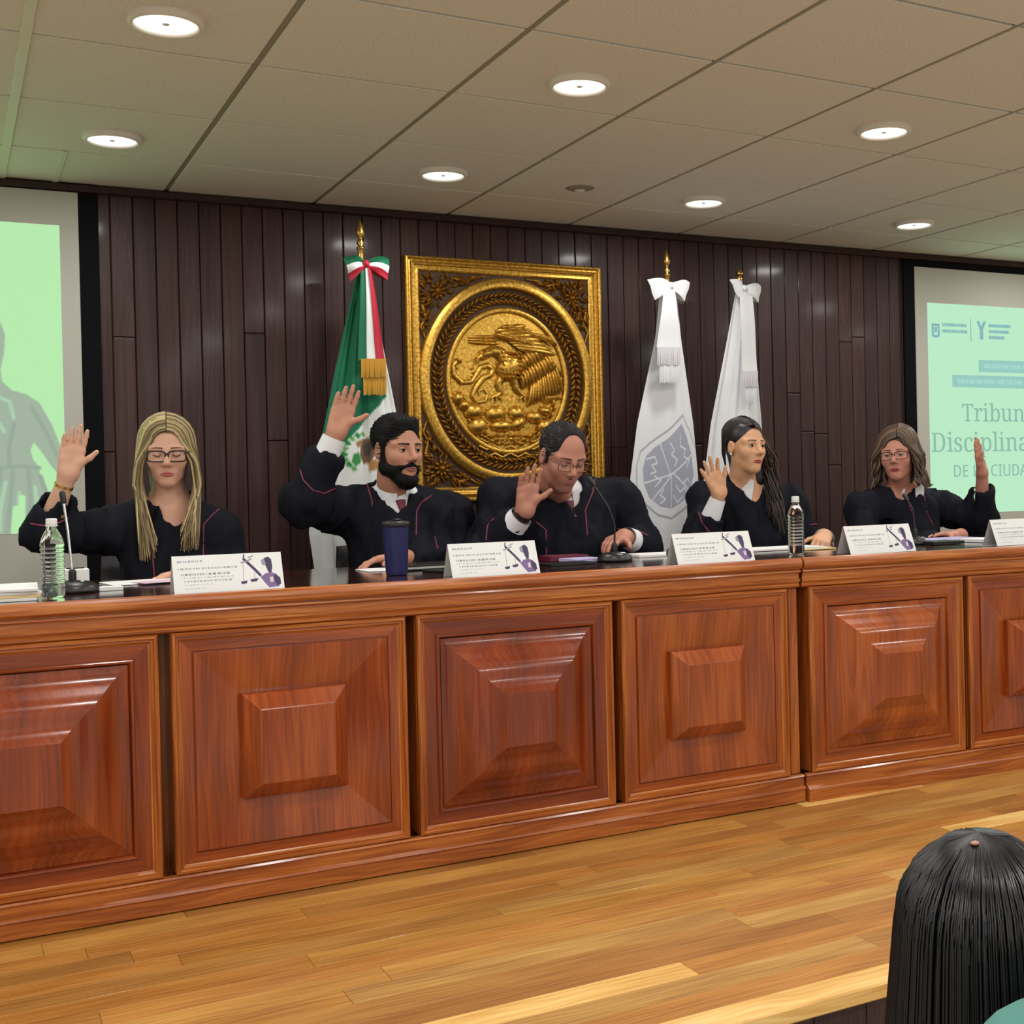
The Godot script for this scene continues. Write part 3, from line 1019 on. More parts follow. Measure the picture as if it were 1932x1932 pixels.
	# big near wing: three ranks of feathers
	for k in 12:
		var t := k / 11.0
		feather(b, eb(lerpf(960, 1120, t), lerpf(1010, 850, t)), eb(lerpf(930, 1190, t), lerpf(1190, 1080, t)), 0.012, z0 + 0.003 * (k % 2), 0.020)
	for k in 11:
		var t := k / 10.0
		feather(b, eb(lerpf(870, 1070, t), lerpf(930, 790, t)), eb(lerpf(900, 1130, t), lerpf(1060, 930, t)), 0.013, z0 + 0.008 + 0.003 * (k % 2), 0.020)
	for k in 9:
		var t := k / 8.0
		feather(b, eb(lerpf(810, 980, t), lerpf(860, 740, t)), eb(lerpf(840, 1040, t), lerpf(960, 850, t)), 0.014, z0 + 0.014 + 0.003 * (k % 2), 0.020)
	# body, breast scales and neck
	blob(b, eb(800, 900).x, eb(800, 900).y, 0.075, 0.062, 0.9, z0, 0.040, 12, 5)
	rng.seed = 77
	for j in 7:
		for k in 6:
			var p := eb(735 + k * 26 + (j % 2) * 13, 800 + j * 30)
			blob(b, p.x, p.y, 0.011, 0.007, 0.9 + PI * 0.5, z0 + 0.030, 0.016)
	worm(b, [eb(780, 860), eb(740, 800), eb(690, 780), eb(640, 800), eb(600, 840)], 0.034, 0.016, z0 + 0.014, 10)
	blob(b, eb(640, 810).x, eb(640, 810).y, 0.034, 0.024, 0.5, z0 + 0.014, 0.030, 10, 4)
	for k in 10:
		var p := eb(610 + k * 17, 765 + absf(k - 4.5) * 5)
		blob(b, p.x, p.y, 0.010, 0.005, -0.5, z0 + 0.026, 0.014)
	worm(b, [eb(604, 826), eb(578, 842), eb(572, 872), eb(584, 884)], 0.013, 0.004, z0 + 0.018, 8)
	blob(b, eb(628, 812).x, eb(628, 812).y, 0.006, 0.006, 0, z0 + 0.044, 0.008)
	# tail
	for k in 6:
		feather(b, eb(980 + k * 20, 1080 + k * 6), eb(1080 + k * 22, 1170 - k * 10), 0.009, z0 - 0.004, 0.014)
	# legs and claws
	for q in [[eb(760, 960), eb(720, 1020), eb(740, 1090), eb(700, 1120)], [eb(830, 980), eb(850, 1060), eb(900, 1110)]]:
		worm(b, q, 0.024, 0.010, z0 + 0.008, 8)
	for q in [[eb(700, 1110), eb(670, 1130), eb(665, 1155)], [eb(705, 1115), eb(705, 1145), eb(700, 1165)], [eb(712, 1112), eb(740, 1135), eb(748, 1158)], [eb(898, 1105), eb(875, 1130), eb(872, 1150)], [eb(900, 1108), eb(905, 1140), eb(908, 1155)]]:
		worm(b, q, 0.008, 0.003, z0 + 0.010, 6)
	part("eagle", b, M.gold, e)
	# snake
	b = MB.new()
	worm(b, [eb(440, 870), eb(412, 900), eb(420, 970), eb(470, 1020), eb(540, 1010), eb(570, 960), eb(600, 910), eb(650, 890), eb(690, 920), eb(670, 960), eb(620, 980), eb(590, 1020)], 0.010, 0.016, z0 + 0.002, 8)
	worm(b, [eb(590, 1020), eb(560, 1060), eb(540, 1110), eb(570, 1160), eb(630, 1150), eb(650, 1100), eb(620, 1060), eb(585, 1080), eb(590, 1115)], 0.016, 0.005, z0 + 0.002, 8)
	blob(b, eb(450, 862).x, eb(450, 862).y, 0.018, 0.011, -0.5, z0 + 0.002, 0.020, 10, 4)
	for k in 9:
		var a := TAU * k / 12.0 + 2.6
		var p := eb(490 + cos(a) * 62, 945 - sin(a) * 62)
		blob(b, p.x, p.y, 0.010, 0.006, a, z0 - 0.006, 0.012)
	part("snake", b, M.gold, e)
	# cactus pads with their rims
	b = MB.new()
	for q in [[440, 1130, 42, 34, 0.5], [550, 1225, 62, 44, -0.1], [700, 1240, 70, 44, 0.1], [850, 1235, 56, 40, 0.0], [575, 1330, 62, 46, 0.3], [860, 1310, 56, 34, 0.6], [980, 1265, 58, 36, -0.1], [740, 1330, 74, 34, 0.0], [1050, 1330, 54, 38, 0.3], [480, 1180, 38, 30, 0.0], [1060, 1220, 48, 24, -0.3]]:
		var p := eb(q[0], q[1])
		var rx: float = q[2] * 0.00080; var ry: float = q[3] * 0.00092
		blob(b, p.x, p.y, rx, ry, q[4], z0 - 0.010, 0.030, 14, 5)
		for k in 10:
			var a := TAU * k / 10
			var o := Vector2(cos(a) * rx * 0.96, sin(a) * ry * 0.96).rotated(q[4])
			blob(b, p.x + o.x, p.y + o.y, 0.006, 0.004, a, z0 - 0.006, 0.012, 6, 2)
		for k in 4:
			var o := Vector2(rng.randf_range(-0.5, 0.5) * rx, rng.randf_range(-0.5, 0.5) * ry)
			blob(b, p.x + o.x, p.y + o.y, 0.004, 0.004, 0, z0 + 0.016, 0.008, 6, 2)
	part("cactus", b, M.gold, e)
	# far leaves behind the eagle
	# stones and waves at the foot
	b = MB.new()
	rng.seed = 55
	for j in 7:
		for k in 13:
			var p := eb(560 + k * 40 + (j % 2) * 20, 1400 + j * 30)
			if Vector2(p.x / 0.275, p.y / 0.315).length() > 0.97: continue
			blob(b, p.x, p.y, rng.randf_range(0.012, 0.019), rng.randf_range(0.005, 0.008), rng.randf_range(-0.4, 0.4), z0 - 0.010, rng.randf_range(0.014, 0.024))
	for j in 3:
		var l := []
		for k in 9: l.append(eb(580 + k * 55, 1430 + j * 55 + (18 if k % 2 else -12)))
		worm(b, l, 0.006, 0.006, z0 - 0.002, 6)
	part("rocks_and_waves", b, M.gold, e)
	# oak and laurel sprays low in the oval
	for s in [-1.0, 1.0]:
		b = MB.new()
		for k in 16:
			var a := deg_to_rad(lerpf(205, 262, k / 15.0))
			var r := 0.86 + 0.05 * (k % 2)
			feather(b, Vector2(-s * cos(a) * 0.285 * r, sin(a) * 0.325 * r), Vector2(-s * cos(a - 0.16) * 0.285 * (r - 0.03), sin(a - 0.16) * 0.325 * (r + 0.02)), 0.009, z0 - 0.008, 0.016)
		part("laurel_spray", b, M.gold, e)


# ---------------------------------------------------------------- flags
func outline(l: Array, v: float) -> float:
	for k in l.size() - 1:
		if v <= l[k + 1][0]:
			return lerpf(l[k][1], l[k + 1][1], clampf((v - l[k][0]) / (l[k + 1][0] - l[k][0]), 0, 1))
	return l[-1][1]

# hanging cloth between two outlines given as [row, column] pixels on the plane z
func cloth(lft: Array, rgt: Array, v0: float, v1: float, z: float, folds: float, amp: float, sd: float) -> MB:
	var b := MB.new()
	var nu := 61; var nv := 40
	var pts := PackedVector3Array()
	for j in nv:
		var t := j / (nv - 1.0)
		var v := lerpf(v0, v1, t)
		var l := at_z(outline(lft, v), v, z); var r := at_z(outline(rgt, v), v, z)
		for i in nu:
			var s := i / (nu - 1.0)
			var p := l.lerp(r, s)
			var f := sin(s * folds * TAU + sd + 0.6 * sin(t * 3.0 + sd)) * 0.7 + sin(s * folds * 2.3 * TAU + sd * 2.0 + t) * 0.3
			p.z += amp * (0.25 + 0.75 * t) * f * smoothstep(0.0, 0.06, s) * smoothstep(1.0, 0.94, s) + 0.05 * sin(PI * s) * (0.3 + t)
			pts.append(p)
	b.grid(pts, nu, nv, false, true, true)
	return b

func bow(parent: Node3D, tips: Array, cols: Array, mats: Array) -> void:
	# tips: [knot, left upper, left lower, right upper, right lower]
	for s in 2:
		var k: Vector3 = tips[0]; var up: Vector3 = tips[1 + s * 2]; var lo: Vector3 = tips[2 + s * 2]
		var bands := mats.size()
		for q in bands:
			var b := MB.new()
			for face in [1.0, -1.0]:
				var pts := PackedVector3Array()
				for i in 7:
					var t := i / 6.0
					for j in 4:
						var w := (q + j / 3.0) / bands
						var tip := up.lerp(lo, w)
						var root := k + Vector3(0, lerpf(0.012, -0.012, w), 0)
						var p := root.lerp(tip, t)
						p += Vector3(0, 0.012 * sin(PI * t) * (1.0 - w), face * (0.022 * sin(PI * t) + 0.002) + 0.015)
						p.z += 0.006 * sin(w * 9.0 + t * 4.0)
						pts.append(p)
				b.grid(pts, 4, 7, false, face > 0)
			part("bow_loop", b, mats[q], parent, parent.position)
	var n := MB.new()
	n.ellipsoid(Transform3D(Basis.from_scale(Vector3(0.017, 0.02, 0.02)), tips[0] + Vector3(0, 0, 0.02)), 10, 6)
	part("bow_knot", n, mats[mats.size() - 1], parent, parent.position)

func tail_strip(cols_u: Array, rows: Array, z: float) -> MB:
	# a narrow ribbon: cols_u = [[u_left, u_right] at each row]
	var b := MB.new()
	var pts := PackedVector3Array()
	var nv := 14
	for j in nv:
		var t := j / (nv - 1.0)
		var v := lerpf(rows[0], rows[1], t)
		var ul := lerpf(cols_u[0][0], cols_u[1][0], t); var ur := lerpf(cols_u[0][1], cols_u[1][1], t)
		for i in 5:
			var p := at_z(lerpf(ul, ur, i / 4.0), v, z)
			p.z += 0.004 * sin(i * 1.6) + 0.006 * sin(t * 5.0)
			pts.append(p)
	b.grid(pts, 5, nv, false, true)
	return b

func fringe(u0: float, u1: float, v0: float, v1: float, z: float, n := 26) -> MB:
	var b := MB.new()
	rng.seed = int(u0)
	for k in n:
		var u := lerpf(u0, u1, (k + 0.5) / n)
		var a := at_z(u, v0, z); var e := at_z(u + rng.randf_range(-0.6, 0.6), v1 + rng.randf_range(-1.5, 1.5), z)
		e.z += rng.randf_range(-0.003, 0.003)
		var r := (at_z(u1, v0, z) - at_z(u0, v0, z)).length() / n * 0.62
		b.tube(PackedVector3Array([a, a.lerp(e, 0.5) + Vector3(0, 0, 0.002), e]), PackedFloat32Array([r, r, r * 0.9]), 6)
	return b

func flag_pole(o: Node3D, foot: Vector3, bow_y: float, tip_y: float) -> void:
	var b := MB.new()
	b.lathe([Vector2(0.0135, 0.03), Vector2(0.0125, bow_y - foot.y + 0.02)], 14)
	part("pole", b, M.brass, o)
	b = MB.new()
	b.lathe([Vector2(0.16, 0.0), Vector2(0.16, 0.012), Vector2(0.13, 0.022), Vector2(0.05, 0.03), Vector2(0.025, 0.06), Vector2(0.02, 0.10)], 28)
	part("base", b, M.brass, o)
	b = MB.new()
	var h0 := bow_y - foot.y + 0.01; var h := tip_y - bow_y
	b.lathe([Vector2(0.012, h0), Vector2(0.013, h0 + h * 0.16), Vector2(0.019, h0 + h * 0.2), Vector2(0.019, h0 + h * 0.24), Vector2(0.010, h0 + h * 0.28), Vector2(0.017, h0 + h * 0.36), Vector2(0.010, h0 + h * 0.46), Vector2(0.008, h0 + h * 0.5), Vector2(0.017, h0 + h * 0.58), Vector2(0.02, h0 + h * 0.66), Vector2(0.012, h0 + h * 0.84), Vector2(0.001, h0 + h)], 14)
	part("spear_finial", b, M.brass, o)

func build_flags() -> void:
	var z := -5.17
	# --- tricolour flag
	var lft := [[500.0, 677.0], [560.0, 663.0], [700.0, 632.0], [840.0, 605.0], [1000.0, 582.0], [1120.0, 600.0], [1260.0, 610.0]]
	var rgt := [[500.0, 700.0], [600.0, 712.0], [700.0, 732.0], [780.0, 748.0], [900.0, 775.0], [1260.0, 790.0]]
	var foot := at_z(686, 700, z - 0.02); foot.y = STAGE_Y
	var o := thing("tricolour_flag", "furled green, white and red flag with tricolour bow on a brass spear-topped pole", "flag", foot)
	flag_pole(o, foot, at_z(686, 487, z).y, at_z(686, 418, z).y)
	var W := 192; var Ht := 384
	var img := Image.create(W, Ht, true, Image.FORMAT_RGB8)
	var green := c8(0, 104, 71); var white := c8(222, 226, 226); var red := c8(178, 24, 52)
	# the sheet is folded: green outside, the white middle shows low on the right with the printed arms
	var edge := [[500.0, 686.0], [700.0, 722.0], [748.0, 728.0], [775.0, 700.0], [812.0, 668.0], [840.0, 640.0], [900.0, 612.0], [960.0, 575.0], [1260.0, 560.0]]
	for y in Ht:
		var v := 500.0 + (1260.0 - 500.0) * (y + 0.5) / Ht
		var l := outline(lft, v); var r := outline(rgt, v)
		var eu := outline(edge, v)
		for x in W:
			var u := lerpf(l, r, (x + 0.5) / W)
			var c := green
			if u > eu: c = white if v > 560.0 else green
			img.set_pixel(x, y, c)
	var tx := func(u: float, v: float) -> Vector2:
		var l := outline(lft, v); var r := outline(rgt, v)
		return Vector2((u - l) / (r - l) * W, (v - 500.0) / 760.0 * Ht)
	# printed arms: brown eagle over green cactus, half wreath of leaves below
	var arms := func(pts: Array, col: Color) -> void:
		var l := []
		for q in pts: l.append(tx.call(q[0], q[1]))
		fill_poly(img, l, col)
	arms.call([[674, 832], [690, 826], [700, 834], [708, 830], [704, 852], [694, 872], [680, 876], [672, 862]], c8(112, 84, 60))
	arms.call([[682, 838], [694, 834], [698, 846], [690, 862], [682, 858]], c8(66, 62, 58))
	arms.call([[664, 836], [674, 830], [678, 838], [668, 846]], c8(150, 120, 80))
	arms.call([[660, 858], [670, 854], [674, 872], [664, 880], [656, 872]], c8(52, 140, 66))
	arms.call([[690, 872], [704, 866], [708, 884], [692, 890]], c8(176, 128, 78))
	for k in 9:
		var a := lerpf(2.2, 4.6, k / 8.0)
		var cu := 684.0 + 40.0 * cos(a); var cv := 856.0 + 36.0 * -sin(-a)
		arms.call([[cu - 7, cv - 2], [cu, cv - 6], [cu + 7, cv + 1], [cu, cv + 5]], c8(38, 128, 62) if k % 2 else c8(92, 160, 82))
	soften(img, 1)
	img.generate_mipmaps()
	var fm := mat(Color.WHITE, 0.75)
	fm.albedo_texture = ImageTexture.create_from_image(img)
	fm.backlight_enabled = true; fm.backlight = Color(0.1, 0.1, 0.1)
	part("flag_cloth", cloth(lft, rgt, 500.0, 1260.0, z, 3.0, 0.035, 0.4), fm, o, foot)
	var mg := mat(green, 0.6); var mw := mat(white, 0.6); var mr := mat(red, 0.6)
	var k0 := at_z(687, 500, z + 0.05)
	bow(o, [k0, at_z(647, 487, z + 0.05), at_z(659, 532, z + 0.05), at_z(733, 490, z + 0.05), at_z(729, 530, z + 0.05)], [], [mg, mw, mr])
	part("ribbon_tail", tail_strip([[680, 689], [676, 693]], [505, 680], z + 0.075), mg, o, foot)
	part("ribbon_tail", tail_strip([[689, 694], [693, 710]], [505, 680], z + 0.077), mw, o, foot)
	part("ribbon_tail", tail_strip([[694, 700], [710, 727]], [505, 680], z + 0.079), mr, o, foot)
	var gm := mat(c8(196, 148, 52), 0.5, 0.35)
	part("gold_fringe", fringe(681, 728, 677, 712, z + 0.09), gm, o, foot)
	part("gold_fringe", fringe(685, 729, 710, 745, z + 0.082), gm, o, foot)
	# --- two white flags
	white_flag("white flag with a printed grey shield and white bow on a spear-topped pole", z, Vector2(1262, 535), 475.0,
		[[540.0, 1246.0], [640.0, 1236.0], [800.0, 1202.0], [960.0, 1182.0], [1260.0, 1172.0]],
		[[540.0, 1275.0], [640.0, 1285.0], [800.0, 1308.0], [920.0, 1319.0], [1260.0, 1310.0]],
		[[1219, 528], [1232, 567], [1299, 534], [1288, 570]], [[1252, 1272], [1240, 1284]], 655.0, 722.0, true)
	white_flag("plain white flag with white bow behind the dark-haired woman", z, Vector2(1399, 540), 508.0,
		[[540.0, 1390.0], [640.0, 1372.0], [800.0, 1341.0], [960.0, 1321.0], [1260.0, 1322.0]],
		[[540.0, 1413.0], [640.0, 1424.0], [800.0, 1437.0], [960.0, 1446.0], [1260.0, 1450.0]],
		[[1374, 528], [1388, 562], [1433, 541], [1427, 572]], [[1394, 1418], [1402, 1430]], 700.0, 760.0, false)

func white_flag(label: String, z: float, knot: Vector2, tip_v: float, lft: Array, rgt: Array, tips: Array, strip: Array, f0: float, f1: float, shield: bool) -> void:
	var foot := at_z(knot.x, 700, z - 0.02); foot.y = STAGE_Y
	var o := thing("white_flag", label, "flag", foot)
	flag_pole(o, foot, at_z(knot.x, knot.y, z).y, at_z(knot.x, tip_v, z).y)
	var fm: StandardMaterial3D = M.flag_white
	if shield:
		var W := 384; var Ht := 768
		var img := Image.create(W, Ht, true, Image.FORMAT_RGB8)
		img.fill(Color.WHITE)
		var tx := func(u: float, v: float) -> Vector2:
			var l := outline(lft, v); var r := outline(rgt, v)
			return Vector2((u - l) / (r - l) * W, (v - 540.0) / 720.0 * Ht)
		var line := c8(190, 195, 204); var ink := c8(186, 190, 204)
		var ring_pts := []
		for p in [[1283, 784], [1300, 812], [1314, 850], [1318, 900], [1302, 945], [1280, 962], [1256, 978], [1234, 972], [1210, 950], [1199, 920], [1199, 880], [1206, 852], [1222, 836], [1250, 815], [1283, 784]]: ring_pts.append(tx.call(p[0], p[1]))
		stroke(img, ring_pts, 5.0, line)
		var inn := []
		for p in [[1280, 800], [1293, 826], [1304, 856], [1308, 896], [1294, 934], [1276, 948], [1256, 960], [1238, 956], [1218, 938], [1210, 914], [1209, 884], [1215, 860], [1228, 846], [1252, 828]]: inn.append(tx.call(p[0], p[1]))
		fill_poly(img, inn, ink)
		var wht := c8(250, 250, 252)
		for l in [[[1240, 838], [1257, 900], [1256, 958]], [[1210, 912], [1258, 895], [1306, 856]], [[1258, 895], [1224, 944]], [[1260, 892], [1300, 930]],
			[[1216, 866], [1230, 862], [1234, 874], [1224, 878], [1232, 890], [1222, 894]], [[1256, 836], [1264, 850], [1258, 858], [1270, 868], [1264, 880]], [[1278, 822], [1276, 842], [1288, 848], [1284, 862], [1298, 868], [1290, 882]],
			[[1270, 900], [1280, 912], [1292, 902], [1298, 912]], [[1266, 916], [1274, 928], [1284, 920], [1290, 934]], [[1262, 936], [1268, 948], [1278, 938]], [[1244, 922], [1238, 934], [1246, 942], [1238, 950]], [[1228, 898], [1240, 906], [1230, 918]]]:
			var pl := []
			for p in l: pl.append(tx.call(p[0], p[1]))
			stroke(img, pl, 4.0, wht)
		img.generate_mipmaps()
		fm = mat(c8(216, 218, 222), 0.75)
		fm.albedo_texture = ImageTexture.create_from_image(img)
		fm.backlight_enabled = true; fm.backlight = Color(0.12, 0.12, 0.12)
	part("flag_cloth", cloth(lft, rgt, 540.0, 1260.0, z, 1.6 if shield else 2.6, 0.012 if shield else 0.03, 1.2 if shield else 2.9), fm, o, foot)
	var zz := z + 0.055
	bow(o, [at_z(knot.x, knot.y + 6, zz), at_z(tips[0][0], tips[0][1], zz), at_z(tips[1][0], tips[1][1], zz), at_z(tips[2][0], tips[2][1], zz), at_z(tips[3][0], tips[3][1], zz)], [], [M.flag_white])
	part("ribbon_tail", tail_strip(strip, [knot.y + 6, f0], z + 0.085), M.flag_white, o, foot)
	var lace := mat(c8(206, 204, 210), 0.85)
	part("white_fringe", fringe(strip[1][0], strip[1][1], f0, lerpf(f0, f1, 0.5), z + 0.092, 22), lace, o, foot)
	part("white_fringe", fringe(strip[1][0] + 4, strip[1][1] - 2, lerpf(f0, f1, 0.5), f1, z + 0.088, 20), M.flag_white, o, foot)


# ---------------------------------------------------------------- smooth bodies from distance fields
class Pr:
	var a: Vector3; var b: Vector3; var ba: Vector3
	var inv := 0.0
	var ra := 0.0; var rb := 0.0
	var k := 0.02
	var sub := false
	var ell := false
	var r: Vector3; var ir: Vector3; var ir2: Vector3
	var bi: Basis
	func d(p: Vector3) -> float:
		if ell:
			var q := bi * (p - a)
			var k0 := (q * ir).length()
			var k1 := (q * ir2).length()
			if k1 < 1e-6: return -minf(r.x, minf(r.y, r.z))
			return k0 * (k0 - 1.0) / k1
		var pa := p - a
		var h := clampf(pa.dot(ba) * inv, 0.0, 1.0)
		return (pa - ba * h).length() - (ra + (rb - ra) * h)

func cap(a: Vector3, b: Vector3, ra: float, rb: float, k := 0.02, sub := false) -> Pr:
	var p := Pr.new()
	p.a = a; p.b = b; p.ba = b - a; p.inv = 1.0 / maxf(p.ba.length_squared(), 1e-9); p.ra = ra; p.rb = rb; p.k = k; p.sub = sub
	return p

func ell(c: Vector3, r: Vector3, k := 0.02, bs := Basis.IDENTITY, sub := false) -> Pr:
	var p := Pr.new()
	p.ell = true; p.a = c; p.b = c; p.r = r; p.ir = Vector3.ONE / r; p.ir2 = p.ir * p.ir; p.bi = bs.inverse(); p.k = k; p.sub = sub
	return p

func field(ps: Array, p: Vector3) -> float:
	var d := 1e3
	for q: Pr in ps:
		var e: float = q.d(p)
		var k: float = q.k
		if q.sub:
			e = -e
			var h := maxf(k - absf(d - e), 0.0) / k
			d = maxf(d, e) + h * h * k * 0.25
		else:
			var h := maxf(k - absf(d - e), 0.0) / k
			d = minf(d, e) - h * h * k * 0.25
	return d

# where the line of sight through a pixel meets a body
func hit(ps: Array, u: float, v: float, near := 2.5, noise: FastNoiseLite = null, amp := 0.0) -> Vector3:
	var o := Vector3(0, CAM_Y, 0)
	var dir := ray(u, v).normalized()
	var t := near
	for i in 90:
		var e := field(ps, o + dir * t)
		if noise:
			var p := o + dir * t
			e += amp * noise.get_noise_3d(p.x, p.y * 0.35, p.z)
		if e < 0.0006: break
		t += e * 0.85
		if t > 9.0: break
	return o + dir * t

# surface nets; colour by a callable of the point
func nets(b: MB, ps: Array, cell: float, lo: Vector3, hi: Vector3, colour = null, wrinkle := 0.0, noise: FastNoiseLite = null) -> void:
	var B := 6
	var nx := int(ceil((hi.x - lo.x) / cell / B)) * B + 1
	var ny := int(ceil((hi.y - lo.y) / cell / B)) * B + 1
	var nz := int(ceil((hi.z - lo.z) / cell / B)) * B + 1
	var g := PackedFloat32Array(); g.resize(nx * ny * nz); g.fill(1e9)
	var half := cell * B * 0.5
	var diag := half * 1.7321
	var blocks := []
	for bz in range(0, nz - 1, B):
		for by in range(0, ny - 1, B):
			for bx in range(0, nx - 1, B):
				var ctr := lo + Vector3(bx, by, bz) * cell + Vector3(half, half, half)
				var dc := field(ps, ctr)
				if absf(dc) > diag * 1.25 + 0.01 + wrinkle: continue
				var near := []
				for q: Pr in ps:
					var e: float = q.d(ctr)
					if q.sub:
						if e < diag * 1.1 + q.k + absf(dc): near.append(q)
					elif e < maxf(dc, 0.0) + diag * 2.2 + q.k: near.append(q)
				blocks.append(Vector3i(bx, by, bz))
				for z in range(bz, bz + B + 1):
					for y in range(by, by + B + 1):
						var row := (z * ny + y) * nx
						for x in range(bx, bx + B + 1):
							if g[row + x] < 1e8: continue
							var p := lo + Vector3(x, y, z) * cell
							var f := field(near, p)
							if noise: f += wrinkle * noise.get_noise_3d(p.x, p.y * 0.35, p.z)
							g[row + x] = f
	var ids := PackedInt32Array(); ids.resize(nx * ny * nz); ids.fill(-1)
	var base := b.v.size()
	var pts := PackedVector3Array()
	var sxy := nx * ny
	var off := PackedInt32Array([0, 1, nx, nx + 1, sxy, sxy + 1, sxy + nx, sxy + nx + 1])
	var cor := [Vector3(0, 0, 0), Vector3(1, 0, 0), Vector3(0, 1, 0), Vector3(1, 1, 0), Vector3(0, 0, 1), Vector3(1, 0, 1), Vector3(0, 1, 1), Vector3(1, 1, 1)]
	var ed := [[0, 1], [2, 3], [4, 5], [6, 7], [0, 2], [1, 3], [4, 6], [5, 7], [0, 4], [1, 5], [2, 6], [3, 7]]
	for blk: Vector3i in blocks:
		for z in range(blk.z, blk.z + B):
			for y in range(blk.y, blk.y + B):
				var row := (z * ny + y) * nx
				for x in range(blk.x, blk.x + B):
					var o := row + x
					var mask := 0
					var bad := false
					for k in 8:
						var f := g[o + off[k]]
						if f > 1e8: bad = true
						if f < 0.0: mask |= 1 << k
					if bad or mask == 0 or mask == 255: continue
					var s := Vector3.ZERO; var n := 0
					for e in ed:
						var i0: int = e[0]; var i1: int = e[1]
						if ((mask >> i0) & 1) == ((mask >> i1) & 1): continue
						var f0 := g[o + off[i0]]; var f1 := g[o + off[i1]]
						s += (cor[i0] as Vector3).lerp(cor[i1], f0 / (f0 - f1)); n += 1
					ids[o] = pts.size()
					pts.append(lo + (Vector3(x, y, z) + s / n) * cell)
	var nn := PackedVector3Array(); nn.resize(pts.size())
	var tri := PackedInt32Array()
	for blk: Vector3i in blocks:
		for z in range(blk.z, blk.z + B):
			for y in range(blk.y, blk.y + B):
				for x in range(blk.x, blk.x + B):
					var o := (z * ny + y) * nx + x
					if ids[o] < 0: continue
					var f0 := g[o]
					for ax in 3:
						var du := 1 if ax == 0 else (nx if ax == 1 else sxy)
						var f1 := g[o + du]
						if f1 > 1e8 or (f0 < 0.0) == (f1 < 0.0): continue
						var dv := nx if ax == 0 else (sxy if ax == 1 else 1)
						var dw := sxy if ax == 0 else (1 if ax == 1 else nx)
						if o - dv - dw < 0: continue
						var a := ids[o]; var q := ids[o - dv]; var c := ids[o - dv - dw]; var d := ids[o - dw]
						if a < 0 or q < 0 or c < 0 or d < 0: continue
						if f0 >= 0.0: var t := q; q = d; d = t
						var fn := (pts[c] - pts[a]).cross(pts[d] - pts[q])
						nn[a] += fn; nn[q] += fn; nn[c] += fn; nn[d] += fn
						tri.append_array(PackedInt32Array([a, c, q, a, d, c]))
	var keep := b.c
	for i in pts.size():
		if colour != null: b.c = colour.call(pts[i])
		b.put(pts[i], nn[i].normalized(), Vector2(pts[i].x, pts[i].y))
	b.c = keep
	var m := tri.size()
	for i in m: tri[i] += base
	b.idx.append_array(tri)

func bounds(ps: Array, pad := 0.02) -> AABB:
	var lo := Vector3(1e9, 1e9, 1e9); var hi := -lo
	for q: Pr in ps:
		if q.sub: continue
		var r := Vector3.ONE * (maxf(q.ra, q.rb) if not q.ell else maxf(q.r.x, maxf(q.r.y, q.r.z)))
		lo = lo.min(q.a - r).min(q.b - r); hi = hi.max(q.a + r).max(q.b + r)
	return AABB(lo - Vector3.ONE * pad, hi - lo + Vector3.ONE * pad * 2.0)

func body_of(b: MB, ps: Array, cell: float, colour = null, wrinkle := 0.0, noise: FastNoiseLite = null, floor_y := -9.0) -> void:
	var q := bounds(ps)
	var lo := q.position
	lo.y = maxf(lo.y, floor_y)
	nets(b, ps, cell, lo, q.end, colour, wrinkle, noise)


# ---------------------------------------------------------------- people
func lin(r: int, g: int, b: int) -> Color:
	return c8(r, g, b).srgb_to_linear()

func head_frame(u: float, v: float, z: float, yaw: float, pitch: float, roll: float, s: float) -> Transform3D:
	var b := Basis(Vector3.UP, deg_to_rad(yaw)) * Basis(Vector3.RIGHT, deg_to_rad(pitch)) * Basis(Vector3.BACK, deg_to_rad(roll))
	return Transform3D(b.scaled(Vector3.ONE * s), at_z(u, v, z))

# local capsule and ellipsoid carried into the head's frame
func hc(h: Transform3D, a: Vector3, b: Vector3, ra: float, rb: float, k: float, sub := false) -> Pr:
	var s := h.basis.get_scale().x
	return cap(h * a, h * b, ra * s, rb * s, k * s, sub)

func he(h: Transform3D, c: Vector3, r: Vector3, k: float, sub := false) -> Pr:
	var s := h.basis.get_scale().x
	return ell(h * c, r * s, k * s, h.basis.orthonormalized(), sub)

